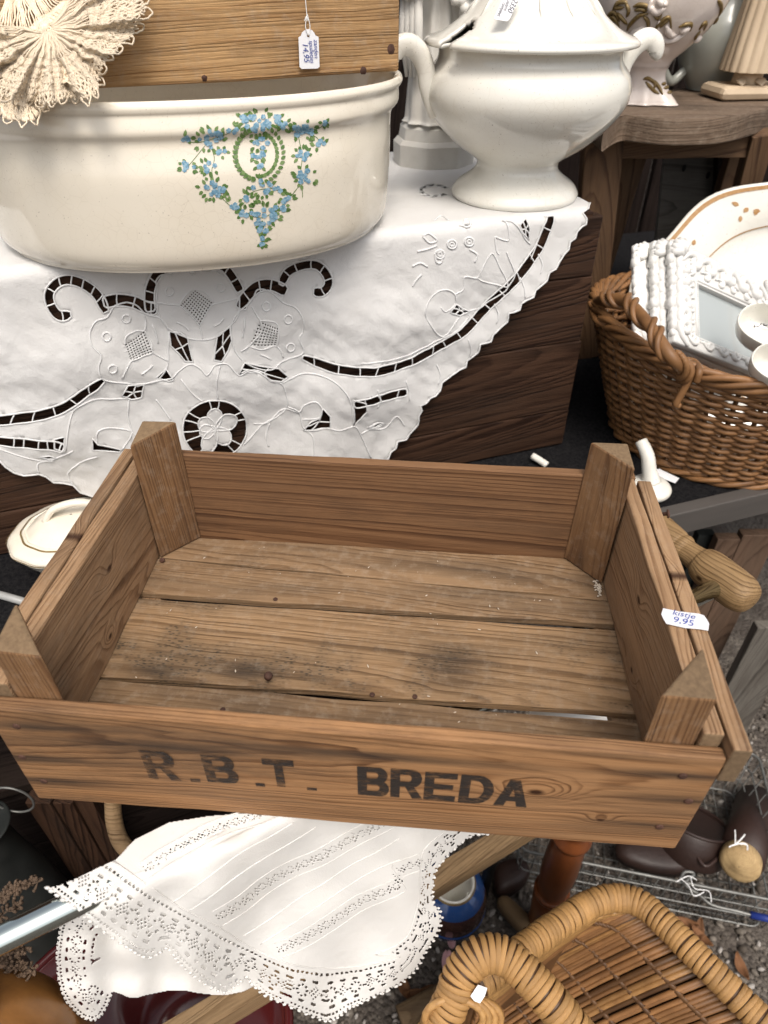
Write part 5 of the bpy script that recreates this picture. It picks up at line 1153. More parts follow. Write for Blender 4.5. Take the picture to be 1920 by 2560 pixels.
def inside(P, poly):
    x, y = P[:, 0], P[:, 1]; r = np.zeros(len(P), bool); n = len(poly); j = n - 1
    for i in range(n):
        xi, yi = poly[i]; xj, yj = poly[j]; c = ((yi > y) != (yj > y)) & (x < (xj - xi) * (y - yi) / (yj - yi + 1e-12) + xi); r ^= c; j = i
    return r
def pdist(P, line):
    """distance to polyline, arc position, side"""
    best = np.full(len(P), 1e9); arc = np.zeros(len(P)); acc = 0.; side = np.zeros(len(P))
    for a, b in zip(line[:-1], line[1:]):
        d = b - a; L_ = np.hypot(*d); t = np.clip(((P - a) @ d) / (L_ * L_), 0, 1); q = a + t[:, None] * d; ds = np.hypot(*(P - q).T)
        m = ds < best; best[m] = ds[m]; arc[m] = acc + t[m] * L_; side[m] = np.sign((d[0] * (P[:, 1] - a[1]) - d[1] * (P[:, 0] - a[0])))[m]; acc += L_
    return best, arc, side
def lace_open(p, q, H, per=46., rows=True):
    """True where the lace has a hole; p along, q across 0..H (photo px)"""
    u = (p / per) % 1.0 - .5; c = q - H * .46; x = u * per; d = np.hypot(x, c); th = np.arctan2(c, x)
    ring = (d > per * .16) & (d < per * .24) & (np.cos(8 * th) > .25)
    u2 = ((p + per / 2) / per) % 1.0 - .5; x2 = u2 * per; d2 = np.abs(x2) + np.abs(c) * .8
    dia = (d2 < per * .25) & ((np.floor(x2 / 5.2) + np.floor(c / 5.2)) % 2 == 0) & (((x2 / 5.2) % 1) > .38) & (((c / 5.2) % 1) > .38)
    lad = (np.abs(q - H * .10) < 2.0) & ((p / 9.5) % 1 < .4) | (np.abs(q - H * .86) < 2.4) & ((p / 12.) % 1 < .45)
    big = (np.abs(c) > per * .34) & (np.abs(c) < per * .34 + 5) & (np.abs(((p + per * .25) / (per / 2)) % 1 - .5) < .2) & (q > H * .14) & (q < H * .82)
    return (ring | dia | lad | big) if rows else (ring & (np.cos(8 * th) > .5)) | dia
tubeline = lambda x: 2320 + (x - 60) * (1482 - 2320) / (1795 - 60)
def front_depth(P):
    out = np.zeros(len(P)); x, y = P[:, 0], P[:, 1]
    for i in range(len(P)):
        q = y[i] - (tubeline(x[i]) + 52); z = -.5600 - (q + math.sqrt(q * q + 500)) * .5 * .00062
        out[i] = z / ray(x[i], y[i]).z
    hd_, ar, _ = pdist(P, np.array(hemF)); k = np.exp(-hd_ / 150.); w8 = np.clip((y - tubeline(x) - 20) / 120., 0, 1); q8 = x * .86 + y * .5; out += w8 * (.0075 * np.sin(q8 / 52. + .6 * np.sin(y / 60.)) + .003 * np.sin((x - y) / 33.))
    ar = x * 1.05 + y * .35; out += k * (.010 * np.sin(ar / 38.) + .008 * np.sin(ar / 83. + 1)) * (y > tubeline(x) + 25)
    out += .0028 * np.array([noise.noise(V(a * .012, b * .012, 2)) for a, b in P]) * (y > tubeline(x))
    return out
bands = [(np.array([cC(600, 790), cC(680, 735), cC(760, 690), cC(860, 635), cC(960, 595), cC(1080, 560), cC(1200, 500)]), 44), (np.array([cC(900, 990), cC(1000, 930), cC(1100, 850), cC(1200, 790), cC(1330, 735), cC(1450, 665), cC(1560, 610), cC(1700, 540)]), 42), (np.array([cC(1150, 1125), cC(1260, 1075), cC(1380, 1000), cC(1500, 920), cC(1659, 850), cD(120, 795), cD(230, 750)]), 40)]
def sheet(name, poly, depth, openfn, mat, parent, cell=2.2):
    lo, hi = poly.min(0) - cell, poly.max(0) + cell; nx_, ny_ = int((hi[0] - lo[0]) / cell) + 1, int((hi[1] - lo[1]) / cell) + 1
    gx_, gy_ = np.meshgrid(lo[0] + np.arange(nx_) * cell, lo[1] + np.arange(ny_) * cell); P = np.stack([gx_.ravel(), gy_.ravel()], 1)
    C = P.reshape(ny_, nx_, 2)[:-1, :-1].reshape(-1, 2) + cell / 2
    ok = inside(C, poly); idx = np.where(ok)[0]
    op = np.zeros(len(C), bool); op[idx] = openfn(C[idx]); ok &= ~op; idx = np.where(ok)[0]
    iy, ix = idx // (nx_ - 1), idx % (nx_ - 1); a = iy * nx_ + ix; Q = np.stack([a, a + nx_, a + nx_ + 1, a + 1], 1)
    used, inv = np.unique(Q, return_inverse=True); Q = inv.reshape(-1, 4); Pu = P[used].copy()
    cnt = np.bincount(Q.ravel(), minlength=len(used))               # relax open borders so the cut cells do not read as steps
    for _ in range(2):
        S_ = np.zeros_like(Pu); N2_ = np.zeros(len(Pu))
        for k in range(4):
            for l in (1, 3): np.add.at(S_, Q[:, k], Pu[Q[:, (k + l) % 4]]); np.add.at(N2_, Q[:, k], 1)
        b = cnt < 4; Pu[b] = .5 * Pu[b] + .5 * (S_ / N2_[:, None])[b]
    dd = depth(Pu); X = [ray(x, y) * d for (x, y), d in zip(Pu, dd)]
    mb = MB(); mb.add(X, Q.tolist()); return mb.build(name, mat, parent, solid=.0007)
def open_front(C):
    hd_, ar, _ = pdist(C, np.array(hemF)); sd_, sa, ss = pdist(C, seam)
    ss = np.where(inside(C, seam_poly), -1, 1)
    inl = (ss > 0) & (sd_ > 5) & (hd_ > 9) & (C[:, 1] > 1980)
    H = hd_ + sd_; o_ = lace_open(sa, hd_ * 105 / np.maximum(H, 60), 105., 62.) & inl
    for ln, wd in bands:
        bd, ba, bs = pdist(C, ln); q = bs * bd + wd / 2; m = (bd < wd / 2 - 5) & (ss < 0) & (ba > 1) & (ba < np.hypot(*np.diff(ln, axis=0).T).sum() - 1); m &= ~inl
        o_ |= m & lace_open(ba, q, wd, 40., False)
    # scalloped edge
    o_ |= (hd_ < 4.5) & (np.abs((ar / 13.) % 1 - .5) > .36)
    return o_
lc = thing('lace_petticoat', 'white cotton petticoat with crochet lace hem hung over the chrome bar', 'petticoat', A0.lerp(A1, .3))
sheet('front_panel', front_poly, front_depth, open_front, M_lace, lc)
def lin_open(C): hd_, ar, _ = pdist(C, np.array(hemF)); return (hd_ < np.where(C[:, 0] < 560, 46, 118)) | (C[:, 1] < 1960)
sheet('lining', front_poly, lambda P: front_depth(P) + .0034, lin_open, M_lace, lc, 6.)
mb = MB()        # pin tucks, seam and picot edge as raised cords
def fcord(pts, r, lift=.0008, k=4):
    P = cr(pts, k); d = front_depth(P); mb.tube([ray(x, y) * (q - lift) for (x, y), q in zip(P, d)], r, 5)
fcord(seam[1:], .0007)
for l in ([(720, 920), (800, 865), (900, 790), (1000, 715), (1110, 655), (1220, 590)], [(780, 960), (870, 900), (960, 830), (1060, 760), (1180, 690), (1310, 610)], [(1010, 1060), (1130, 985), (1240, 905), (1340, 845), (1450, 770), (1560, 715), (1659, 655)], [(1080, 1095), (1200, 1020), (1310, 945), (1420, 870), (1530, 800), (1659, 745)]): fcord([cC(*p) for p in l], .0008, .0004)
for ln, wd in bands:
    for s_ in (-1, 1): fcord([(x - s_ * wd * .27, y - s_ * wd * .43) for x, y in ln], .0005)
hc = cr(hemF, 3); mb2 = MB(); dps = front_depth(hc); acc = 0
for i in range(len(hc) - 1):
    acc += np.hypot(*(hc[i + 1] - hc[i]))
    if acc > 9.5: acc = 0; mb2.add(*icos(.0021, ray(*hc[i]) * dps[i], Matrix.Diagonal((1.1, .7, 1.1))))
tag(mb2.build('picot_edge', M_lace, lc), kind='stuff')
tag(mb.build('pin_tuck', M_lace, lc), kind='stuff')
# back panel hanging behind the bar
q7 = lambda x, y: (x * .32092, 1850 + y * .32092)
lb_poly = np.array([q7(*p) for p in ((560, 1310), (500, 1370), (462, 1450), (445, 1560), (432, 1680), (440, 1800), (448, 1870), (475, 1970), (520, 2060), (590, 2130), (650, 2175), (700, 2190), (740, 2195), (800, 2150), (850, 2060), (885, 1960), (930, 1975), (1000, 2005), (1060, 2010), (1150, 1985), (1300, 1955), (1450, 1955), (1558, 1975), (1650, 1985), (1750, 1990), (1900, 1960), (2050, 1880), (1900, 1500), (1500, 1200), (1200, 1000), (800, 1150))])
lb_seam = np.array([q7(*p) for p in ((640, 1330), (760, 1420), (800, 1500), (815, 1620), (830, 1750), (860, 1860), (888, 1950))])
lb_edge = np.array([q7(*p) for p in ((560, 1310), (500, 1370), (462, 1450), (445, 1560), (432, 1680), (440, 1800), (448, 1870), (475, 1970), (520, 2060), (590, 2130), (650, 2175), (700, 2190), (740, 2195), (800, 2150), (850, 2060), (885, 1960))])
def back_depth(P):
    return np.array([(-.585 - max(0, y - tubeline(x)) * .00052) / ray(x, y).z + .020 + .004 * sin(x * .05) + .003 * sin(y * .06) for x, y in P])
def open_back(C):
    hd_, ar, _ = pdist(C, lb_edge); sd_, sa, ss = pdist(C, lb_seam); inl = (C[:, 0] < np.interp(C[:, 1], lb_seam[:, 1], lb_seam[:, 0]) - 14) & (hd_ > 8)
    return (lace_open(ar, hd_, 105., 56.) & inl) | ((hd_ < 4.5) & (np.abs((ar / 13.) % 1 - .5) > .36) & (C[:, 0] < 285))
sheet('back_panel', lb_poly, back_depth, open_back, M_lace, lc)

# ================================================================== CANE LAUNDRY BASKET in the foreground
cb = thing('cane_laundry_basket', 'golden cane laundry basket with thick wrapped rim in the foreground', 'basket', V(.22, .33, GZ + .004))
rimA = [(1190, 2460, .80), (1255, 2415, .815), (1340, 2350, .85), (1430, 2288, .885), (1490, 2255, .90), (1545, 2245, .905), (1600, 2258, .895), (1660, 2308, .87), (1760, 2408, .83), (1860, 2508, .80), (1960, 2608, .77), (2080, 2726, .74)]
hanB = [(1040, 2680, .70), (1090, 2580, .71), (1130, 2500, .715), (1155, 2432, .72), (1200, 2388, .725), (1255, 2388, .725), (1312, 2432, .715), (1385, 2512, .70), (1460, 2605, .69), (1560, 2720, .68)]
def wrapped(pts, R_, pitch, mat, nm, core):
    P3 = cr([PD(*p) for p in pts], 24); mb = MB(); mb.tube(P3[::3], R_ * .95, 12); o = mb.build(nm, core, cb)
    d = np.r_[0, np.cumsum(np.linalg.norm(np.diff(P3, axis=0), axis=1))]; ring_ = MB(); M_ = 20
    ring_.tube([(cos(a), sin(a), 0) for a in np.linspace(0, 2 * pi, M_ + 1)[:-1]], .10, 6, True, flat=1.0)
    me = bpy.data.meshes.new(nm + '_wrap'); me.from_pydata(ring_.v, [], ring_.f); me.materials.append(mat); me.polygons.foreach_set('use_smooth', [True] * len(me.polygons)); me.update()
    proto = bpy.data.objects.new(nm + '_wrap', me); k = 0; s_ = pitch
    while s_ < d[-1]:
        i = min(len(P3) - 2, max(1, int(np.searchsorted(d, s_)))); p = Vector(P3[i]); t = Vector(P3[i + 1] - P3[i - 1]).normalized()
        t2 = (t + Vector((random.uniform(-.06, .06), random.uniform(-.06, .06), random.uniform(-.06, .06)))).normalized(); u = t2.orthogonal().normalized(); v = t2.cross(u); rr = R_ * random.uniform(.97, 1.03)
        c = proto.copy(); COL.objects.link(c); c.parent = o; attach(c, o)
        c.matrix_basis = T_(OFF) @ frame_mat(p, u * rr, v * rr, t2 * random.uniform(.95, 1.12) * pitch * .54 / .10)
        s_ += pitch * random.uniform(.93, 1.07); k += 1
    bpy.data.objects.remove(proto); return P3
RA = wrapped(rimA, .0162, .0066, M_wick2, 'rim', M_wick3)
HB_ = wrapped(hanB, .0180, .0060, M_wick2, 'handle', M_wick3)
# interior: rods down from the right-hand rim, cross weavers, dark shade sheet behind
RP = cr([PD(x - 8, y + 22, d + .012) for x, y, d in rimA[5:]], 16); n = len(RP)
def inner(t, k):      # t along the rim, k 0..1 down the wall
    i = t * (n - 1); p = RP[int(i)] + (RP[min(n - 1, int(i) + 1)] - RP[int(i)]) * (i - int(i)); p = Vector(p); e_ = V(-.21, -.06, -.22) * k * 1.35 + V(0, .02, -.03) * sin(pi * k); return p + e_
for k in range(52):
    t = (k + random.uniform(-.3, .3)) / 52; t = min(max(t, 0), .999); km = min(1.25, .50 + 1.5 * t); mb = MB(); w_ = random.uniform(-.012, .012)
    mb.tube([inner(min(.999, max(0, t + w_ * q * q)), q) + V(0, 0, .003 * noise.noise(V(k, q * 3, 0))) for q in np.linspace(0, km, 9)], random.uniform(.0030, .0042), 7); mb.build('rod', random.choice([M_wick, M_wick, M_wick3, M_wick4]), cb)
for r_ in range(9):
    q = .10 + .12 * r_; mb = MB(); m_ = 144
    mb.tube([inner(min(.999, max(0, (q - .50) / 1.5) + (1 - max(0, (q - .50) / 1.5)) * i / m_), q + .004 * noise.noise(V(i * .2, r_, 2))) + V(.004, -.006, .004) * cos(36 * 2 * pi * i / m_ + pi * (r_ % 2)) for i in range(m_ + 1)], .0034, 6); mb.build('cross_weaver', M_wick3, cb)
mb = MB(); mb.grid(lambda u, t: inner(u * .999, t * min(1.25, .50 + 1.5 * u)) + V(.006, .02, -.03), 20, 8); mb.build('dark_gap_sheet', plain('shaded_cane_back', (.05, .022, .009), .8), cb)  # dark sheet behind the rods, shade of the gaps put into its colour
LP = cr([PD(x + 10, y + 34, d + .006) for x, y, d in rimA[:6]], 12)
for r_ in range(16):
    mb = MB(); mb.tube([V(*p) + V(.0, .0, -.0078) * r_ + V(.002, .003, 0) * r_ * (i / len(LP)) + V(0, 0, .0015 * sin(i * .9 + r_)) for i, p in enumerate(LP)], .0042, 6); mb.build('side_weaver', M_wick2 if r_ < 7 else M_wick, cb)
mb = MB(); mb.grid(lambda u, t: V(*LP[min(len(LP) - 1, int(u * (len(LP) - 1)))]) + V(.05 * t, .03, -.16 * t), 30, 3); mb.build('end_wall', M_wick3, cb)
# lashing coils at the foot of the handle
for k in range(4):
    c = PD(1135 + k * 16, 2545 - k * 3, .705); mb = MB(); mb.tube([c + V(.030 * cos(a), .012 * sin(a) , .016 * sin(a) - .004 * k) for a in np.linspace(0, 2 * pi, 25)[:-1]], .0042, 7, True); mb.build('lashing', M_wick2, cb)
# outer wall continues to the ground
mb = MB(); wl_ = [PD(*p) for p in ((1040, 2680, .72), (1190, 2440, .81), (1340, 2330, .86), (1545, 2232, .91), (1760, 2392, .84), (2080, 2710, .75))]
for i in range(46):
    t = i / 45 * (len(wl_) - 1); a = wl_[int(t)].lerp(wl_[min(len(wl_) - 1, int(t) + 1)], t - int(t)); mb.tube([a + V(0, .012, -.02), a + V(0, .012, (GZ - a.z) * .5), V(a.x, a.y + .01, GZ + .004)], .006, 6)
mb.build('outer_stakes', M_wick3, cb)
lbp = [PD(x, y, .700) for x, y in ((1195, 2462), (1218, 2470), (1212, 2490), (1200, 2508), (1185, 2502), (1176, 2490))]
mb = MB(); mb.add(lbp, [tuple(range(6))[::-1]]); o = mb.build('basket_label', M_paper, None, smooth=False, solid=.0006); tag(o, 'small white paper label stuck in the cane basket handle', 'price label')
c_ = sum(lbp, V(0, 0, 0)) / 6; nn_ = -c_.normalized(); uu = (lbp[1] - lbp[0]).normalized(); uu = (uu - nn_ * uu.dot(nn_)).normalized()

# ================================================================== BELOW THE CRATE, RIGHT
# cobalt and brown jar
jc = PZ(1132, 2203, GZ + .14); jc = V(jc.x, jc.y, GZ + .003); jr = thing('glazed_jar', 'round brown glazed jar with cobalt blue collar on the gravel', 'jar', jc)
jpf = [(.001, 0), (.045, 0), (.052, .006), (.062, .03), (.067, .06), (.066, .09), (.060, .112)]
mb = MB(); mb.lathe(prof(jpf, 4), jc, 56); mb.build('belly', M_brownpot, jr)
mb = MB(); mb.lathe(prof([(.0602, .112), (.056, .121), (.049, .130), (.042, .136)], 4), jc, 56); mb.lathe([(.0655, .043), (.0668, .044), (.0680, .058), (.0668, .060)], jc, 56); mb.build('blue_collar', M_bluepot, jr)
mb = MB(); mb.lathe(prof([(.042, .136), (.039, .141), (.036, .141), (.035, .13), (.045, .08), (.001, .03)], 4), jc, 56); mb.build('mouth', M_white_cer, jr)
mb = MB(); mb.lathe([(.0425, .1364), (.0415, .1385), (.0400, .1400)], jc, 56); mb.build('gilt_line', M_gold, jr)
# turned leg
lg = PZ(1345, 2320, GZ); tl = thing('turned_table_leg', 'red brown turned wooden table leg standing below the crate corner', 'table leg', V(lg.x, lg.y, GZ))
tp_ = prof([(.001, .0), (.022, .0), (.026, .02), (.024, .06), (.029, .13), (.027, .16), (.031, .165), (.031, .175), (.026, .18), (.030, .25), (.0285, .33), (.024, .36), (.030, .366), (.032, .376), (.028, .386), (.024, .40), (.031, .44), (.031, .60), (.001, .60)], 4)
mb = MB(); mb.lathe(tp_, V(lg.x, lg.y, GZ), 40); mb.build('spindle', M_redwood, tl)
mb = MB(); mb.lathe([(.029, .600), (.034, .602), (.034, .625), (.001, .626)], V(lg.x, lg.y, GZ), 28); mb.build('top_block', M_redwood, tl)
# wire basket
ZW = GZ + .15
c4w = [PZ(1296, 2118, ZW), PZ(1310, 2090, ZW), PZ(1960, 2235, ZW)]
w0 = PZ(1298, 2125, ZW); w1 = PZ(1990, 2262, ZW); wd_ = (w1 - w0).normalized(); wn = V(-wd_.y, wd_.x, 0); ln_ = (w1 - w0).length; dp_ = .30
wk = thing('wire_basket', 'low zinc wire basket full of oddments on the gravel', 'wire basket', w0 + V(0, 0, -.15))
Wp = lambda a, b, z: w0 + wd_ * a + wn * b + V(0, 0, z)
def loop(z, r, ins=0.0):
    rc = .02; mb = MB(); P = []
    for (cx, cy, a0) in ((ln_ - rc - ins, rc + ins, -90), (ln_ - rc - ins, dp_ - rc - ins, 0), (rc + ins, dp_ - rc - ins, 90), (rc + ins, rc + ins, 180)):
        P += [Wp(cx + rc * cos(rad(a0 + k * 22.5)), cy + rc * sin(rad(a0 + k * 22.5)), z) for k in range(5)]
    mb.tube(P, r, 8, True); return mb
loop(0, .0032).build('top_wire', M_zinc, wk)
for z, i in ((-.045, .003), (-.09, .006), (-.138, .010)): loop(z, .0018, i).build('side_wire', M_zinc, wk)
for k in range(22):
    a = .01 + (ln_ - .02) * k / 21; mb = MB(); mb.tube([Wp(a, 0, 0), Wp(a, .010, -.138), Wp(a, dp_ - .01, -.138), Wp(a, dp_, 0)], .0013, 6); mb.build('cross_wire', M_zinc, wk)
for k in range(9):
    b = .02 + (dp_ - .04) * k / 8; mb = MB(); mb.tube([Wp(0, b, 0), Wp(.01, b, -.1395), Wp(ln_ - .01, b, -.1395), Wp(ln_, b, 0)], .0013, 6); mb.build('long_wire', M_zinc, wk)
hw = [PZ(x, y, ZW + .012) for x, y in ((1700, 2200), (1712, 2180), (1735, 2185), (1712, 2210), (1745, 2235), (1780, 2262), (1840, 2277), (1890, 2290), (1990, 2312))]
mb = MB(); mb.tube(cr(hw, 6), .0030, 8); hn = mb.build('drop_handle', M_zinc, wk)
mb = MB(); a, b = PZ(1876, 2287, ZW + .012), PZ(2000, 2314, ZW + .012); mb.tube([a, a.lerp(b, .5), b], .0062, 14); mb.build('blue_grip', M_bluegrip, wk)
mb = MB()
for pts in ([(1700, 2195), (1722, 2215), (1735, 2240), (1760, 2230)], [(1728, 2200), (1738, 2222), (1772, 2228), (1778, 2255)], [(1690, 2205), (1720, 2190), (1742, 2200)], [(1726, 2190), (1731, 2215)]): mb.tube([PZ(x, y, ZW + .017) for x, y in cr(pts, 4)], .0010, 5)
mb.build('string', M_thread, wk)
# oddments lying in the wire basket
def lump(name, label, cat, pts, z, h, mat):
    P = [PZ(x, y, z) for x, y in cr(pts, 3, True)]; c = sum(P, V(0, 0, 0)) / len(P); n = len(P); mb = MB()
    pr = [(1.0, 0), (1.0, h * .55), (.93, h * .85), (.75, h), (.4, h * 1.05), (.02, h * 1.06)]
    for s_, hh in pr: mb.v += [tuple(c + (p - c) * s_ + V(0, 0, hh)) for p in P]
    mb.f = [(j * n + k, j * n + (k + 1) % n, (j + 1) * n + (k + 1) % n, (j + 1) * n + k) for j in range(len(pr) - 1) for k in range(n)] + [tuple(range(n))[::-1]]; mb.m = [0] * len(mb.f)
    o = mb.build(name, mat, None); tag(o, label, cat); return o
pc = PZ(1740, 2120, GZ + .06); pan = thing('leather_case', 'dark brown round leather case lying behind the wire basket', 'case', pc)
mb = MB(); Mr = T_(pc + V(-.01, .03, .03)) @ Matrix.Rotation(-.55, 4, 'X') @ Matrix.Rotation(.25, 4, 'Y'); mb.grid(lambda u, t: Mr @ V(*(lambda q: (q[0] * cos(2 * pi * u), q[0] * sin(2 * pi * u), q[1]))([(.001, .012), (.062, .012), (.070, .016), (.074, .010), (.074, -.05), (.07, -.055), (.001, -.055)][min(6, int(round(t * 6)))])), 48, 7, True); mb.build('shell', M_leather, pan)
mb = MB(); mb.tube([Mr @ V(.072 * cos(a), .072 * sin(a), .016) for a in np.linspace(0, 2 * pi, 40)[:-1]], .0035, 7, True); mb.build('piped_edge', M_leather, pan)
lump('leather_flap', 'dark brown leather flap lying in front of the round case', 'leather flap', [(1560, 2090), (1700, 2085), (1800, 2120), (1790, 2150), (1765, 2160), (1740, 2185), (1640, 2190), (1540, 2150)], GZ + .06, .03, M_leather)
mb = MB(); mb.tube([PZ(x, y, GZ + .11) for x, y in cr([(1690, 2080), (1730, 2120), (1762, 2165), (1800, 2140), (1850, 2100), (1900, 2060)], 5)], .0036, 7); o = mb.build('leather_strap', M_leather, None); tag(o, 'thin dark leather strap bent in a v above the wire basket', 'strap')
rc_ = PZ(1848, 2165, GZ + .135); ro_ = thing('wooden_roller', 'pale turned wooden roller end tied with string at the right', 'roller', rc_); axr = V(.50, .62, -.38).normalized(); ur = axr.cross(Z_).normalized(); vr_ = axr.cross(ur)
rp_ = [(.001, -.004), (.008, -.004), (.010, -.002), (.026, -.001), (.033, .003), (.036, .010), (.036, .026), (.034, .030), (.001, .032)]
M_disc = wood('roller_wood', (.16, .085, .03), (.36, .24, .115), (.48, .34, .17), freq=330, pith=(0, 0), stain=.2, bump=.4)
me_ = MB(); me_.grid(lambda u, t: (lambda q: (q[1], q[0] * cos(2 * pi * u), q[0] * sin(2 * pi * u)))(rp_[min(8, int(round(t * 8)))]), 40, 9, True)
me = bpy.data.meshes.new('disc'); me.from_pydata([tuple(p) for p in me_.v], [], me_.f); me.materials.append(M_disc); me.polygons.foreach_set('use_smooth', [True] * len(me.polygons)); o = bpy.data.objects.new('disc', me); COL.objects.link(o); attach(o, ro_); o.matrix_basis = T_(OFF) @ frame_mat(rc_, axr, ur, vr_)
mb = MB(); mb.tube([rc_ + axr * .03, rc_ + axr * .14, rc_ + axr * .26], .040, 28); mb.build('leather_roll', M_leather, ro_)
mb = MB()
for pts in ([(1822, 2118), (1835, 2112), (1862, 2108), (1870, 2122)], [(1838, 2110), (1838, 2085), (1837, 2075)], [(1840, 2110), (1855, 2095), (1862, 2086)], [(1850, 2110), (1868, 2112), (1868, 2125)]): mb.tube([PZ(x, y, GZ + .18) for x, y in cr(pts, 4)], .0013, 6)
mb.build('string', M_thread, ro_)
lump('wooden_offcut', 'small pale brown card box lid lying on the gravel', 'box lid', [(1242, 2268), (1262, 2250), (1318, 2300), (1328, 2325), (1300, 2335)], GZ + .02, .03, M_card)
lump('brown_shoe_tree', 'dark rounded brown wooden form lying behind the blue jar', 'wooden form', [(1235, 2180), (1300, 2160), (1320, 2200), (1280, 2240), (1240, 2245)], GZ + .02, .04, M_leather)
lump('brown_bowl', 'brown wooden bowl lying in the wire basket below the crate', 'bowl', [(1560, 2105), (1620, 2085), (1640, 2130), (1600, 2160), (1560, 2150)], GZ + .03, .03, M_redwood)
pa_, pb3 = PZ(1000, 2545, GZ + .03), PZ(1190, 2440, GZ + .03); mb = MB(); mb.tube([pa_, pa_.lerp(pb3, .5), pb3], .019, 20); o = mb.build('round_stick', M_pole, None); tag(o, 'thick grey brown round stick lying on the gravel by the cane basket', 'stick')
for k, (x, y) in enumerate(((1712, 2310), (1745, 2330), (1750, 2345), (1040, 2490), (1010, 2470), (1850, 2420), (1080, 2480))):
    c = PZ(x, y, GZ + .008); a = random.uniform(0, 6); mb = MB()
    mb.grid(lambda u, t: c + V(cos(a), sin(a), 0) * (u - .5) * .045 + V(-sin(a), cos(a), 0) * (t - .5) * .020 * sin(pi * (u * .94 + .03)) + V(0, 0, .010 * (u - .5) ** 2 * 4 + .012 * abs(t - .5)), 9, 5); o = mb.build('dry_leaf', M_leaf, None, solid=.0005)
    tag(o, ['curled dry leaf on the gravel under the zinc drop handle', 'upper of two dry leaves right of the cane basket rim', 'lower of two dry leaves right of the cane basket rim', 'dry brown leaf on the gravel left of the cane handle', 'leftmost dry brown leaf beside the lace hem', 'dry brown leaf at the right edge near the wire basket', 'dry leaf on the gravel touching the cane handle'][k], 'leaf', 'dry leaves on the gravel')
for lab, x, y, s_ in (('larger pink petal on the gravel beside the cane basket handle', 1120, 2410, .024), ('small faint pink petal lying below the blue jar', 1128, 2352, .016)):
    c = PZ(x, y, GZ + .010); mb = MB(); mb.grid(lambda u, t: c + V((t - .5) * s_ * 1.0 * math.sqrt(max(.02, sin(pi * (u * .9 + .08)))), (u - .5) * s_ * 1.7, .006 * (t - .5) ** 2 * 4 + .004 * u), 9, 6); o = mb.build('pink_petal', M_petal, None, solid=.0004); tag(o, lab, 'petal')
# under the table at the right: brown boards and a grey panel
def upright(label, px0, px1, ytop, ybot, y, mat, th=.02, name='brown_plank', cat='plank', group=None, lean=0.0):
    a = PP(px0[0], ytop, V(0, y, 0), Y_); b = PP(px1[0], ytop, V(0, y, 0), Y_); zb_ = GZ + .003
    top = (a + b) / 2; w_ = (b - a).length; low_ = V(top.x + lean, top.y, zb_); axx = (top - low_).normalized(); sd_ = V(1, 0, 0); sd_ = (sd_ - axx * sd_.dot(axx)).normalized()
    o = board(name, mat, None, frame_mat((top + low_) / 2, axx, sd_.cross(axx) * -1 if False else axx.cross(sd_) * -1, sd_ * -1 if False else axx.cross(axx.cross(sd_) * -1)), ((top - low_).length, th, w_), seed=int(px0[0])); tag(o, label, cat, group); return o
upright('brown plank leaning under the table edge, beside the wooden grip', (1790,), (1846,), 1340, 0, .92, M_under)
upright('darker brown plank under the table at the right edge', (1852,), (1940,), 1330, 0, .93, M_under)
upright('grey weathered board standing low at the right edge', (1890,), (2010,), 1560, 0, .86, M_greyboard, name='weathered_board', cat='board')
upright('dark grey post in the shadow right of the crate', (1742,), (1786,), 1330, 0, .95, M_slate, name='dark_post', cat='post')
a, b = PP(1835, 1385, V(0, 1.02, 0), Y_), PP(1990, 1330, V(0, 1.10, 0), Y_); o = board('cross_rail', M_under, None, frame_mat((a + b) / 2, (b - a).normalized(), (b - a).normalized().cross(Z_).normalized() * -1, (b - a).normalized().cross((b - a).normalized().cross(Z_).normalized() * -1)), ((b - a).length, .03, .035)); tag(o, 'short brown cross rail under the table edge', 'rail')

# ================================================================== BELOW THE CRATE, LEFT
cc = PD(20, 2160, .92); cc = V(cc.x, cc.y, 0); cz0 = GZ + .002
can = thing('zinc_can', 'dark zinc can with a wire ring standing in the shadow at left', 'can', V(cc.x, cc.y, cz0)); zt_ = PD(20, 1985, .90).z - cz0
mb = MB(); mb.lathe(prof([(.001, 0), (.050, 0), (.052, .01), (.050, zt_ * .45), (.040, zt_ * .75), (.030, zt_ * .9), (.026, zt_), (.036, zt_ + .01), (.030, zt_ + .012), (.001, zt_ + .004)], 4), V(cc.x, cc.y, cz0), 48); mb.build('body', M_slate, can)
rcn = PD(30, 2000, .86); mb = MB(); mb.tube([rcn + V(.026 * cos(a), 0, .030 * sin(a)) for a in np.linspace(0, 2 * pi, 30)[:-1]], .0016, 6, True); mb.build('wire_ring', M_zinc, can)
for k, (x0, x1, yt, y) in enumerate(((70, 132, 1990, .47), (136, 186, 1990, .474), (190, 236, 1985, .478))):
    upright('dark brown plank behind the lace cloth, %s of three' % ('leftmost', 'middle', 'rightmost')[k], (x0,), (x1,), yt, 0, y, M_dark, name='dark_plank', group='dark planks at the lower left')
mb = MB(); P = [PD(x, y, .86) for x, y in cr([(282, 2000), (285, 2050), (300, 2100), (330, 2130), (352, 2105), (345, 2070), (335, 2020)], 6)]; mb.tube(P[:len(P) // 2 + 4], .0105, 10); o = mb.build('bent_wood_handle', M_pole, None); tag(o, 'curved light brown wooden handle in the shadow under the crate', 'handle')
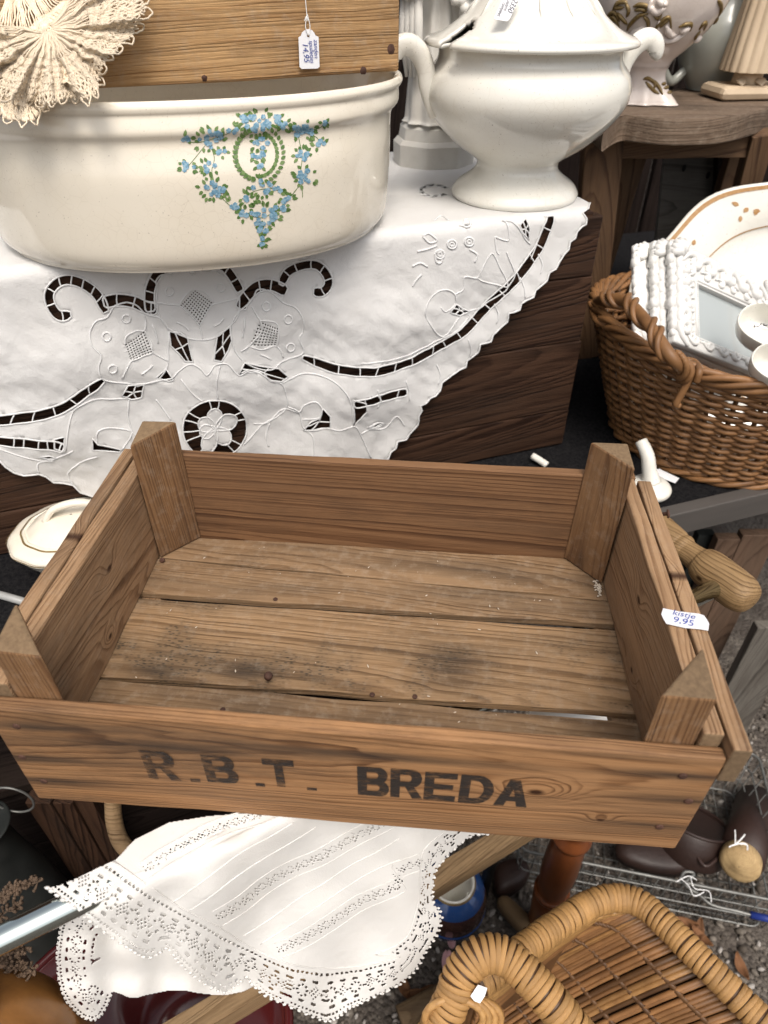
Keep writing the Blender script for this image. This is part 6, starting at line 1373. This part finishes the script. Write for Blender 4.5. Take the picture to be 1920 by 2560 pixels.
# dark red lacquered bowl
rb = PD(370, 2600, .86); rdt = thing('red_lacquer_bowl', 'dark red lacquered bowl with moulded swirls under the lace cloth', 'bowl', rb)
mb = MB()
def rbf(u, t):
    a = 2 * pi * u; r = .02 + .16 * t; h = .045 * t * t + .008 * sin(5 * a + 7 * t) * sin(pi * t) + (.006 if t > .93 else 0); return rb + V(r * cos(a), r * .8 * sin(a), h - .02)
mb.grid(rbf, 80, 24, True); mb.build('dish', M_red, rdt, solid=.006)
mb = MB(); mb.tube([V(*rbf(k / 60, 1.0)) for k in range(60)], .006, 8, True); mb.build('rim', M_red, rdt)
# amber wooden vase at the corner, twigs
vc = PD(-30, 2590, .58); va = thing('amber_wooden_vase', 'amber brown polished wooden vase shoulder at the lower left corner', 'vase', vc + V(0, 0, -.2))
mb = MB(); mb.lathe(prof([(.001, -.25), (.05, -.25), (.060, -.1), (.056, -.02), (.040, .025), (.022, .05), (.020, .07), (.026, .08), (.02, .08), (.015, .05)], 5), vc, 48); mb.build('body', M_amber, va)
mb = MB(); mb.lathe([(.0225, .048), (.0245, .052), (.0225, .056)], vc, 40); mb.build('ring', M_amber, va)
tg = thing('dried_heather', 'sprigs of dried brown heather sticking out at the left edge', 'dried plant', PD(-60, 2350, .6))
for pts in ([(-60, 2290), (0, 2255), (40, 2222), (95, 2205)], [(-60, 2270), (10, 2235), (60, 2215)], [(-60, 2420), (0, 2392), (35, 2380), (60, 2368)], [(-60, 2400), (20, 2412), (50, 2425), (80, 2430)], [(-60, 2330), (0, 2290), (45, 2262)]):
    mb = MB(); P = [PD(x, y, .60) for x, y in cr(pts, 6)]; mb.tube(P, .0009, 5)
    for p in P[6:]:
        for s_ in range(3): d = V(random.uniform(-1, 1), random.uniform(-1, 1), random.uniform(-.3, 1)).normalized(); mb.tube([p, p + d * .006], [.0007, .0014], 5); mb.add(*icos(.0016, p + d * .007, Matrix.Diagonal((1, 1, 1.5))))
    mb.build('sprig', M_twig, tg)
# chest added as dark filler so the space under the table stays black
tk = thing('dark_fill_chest', 'dark low chest added to fill the shade under the stall table', 'chest', ST(-.75, -.1, GZ))
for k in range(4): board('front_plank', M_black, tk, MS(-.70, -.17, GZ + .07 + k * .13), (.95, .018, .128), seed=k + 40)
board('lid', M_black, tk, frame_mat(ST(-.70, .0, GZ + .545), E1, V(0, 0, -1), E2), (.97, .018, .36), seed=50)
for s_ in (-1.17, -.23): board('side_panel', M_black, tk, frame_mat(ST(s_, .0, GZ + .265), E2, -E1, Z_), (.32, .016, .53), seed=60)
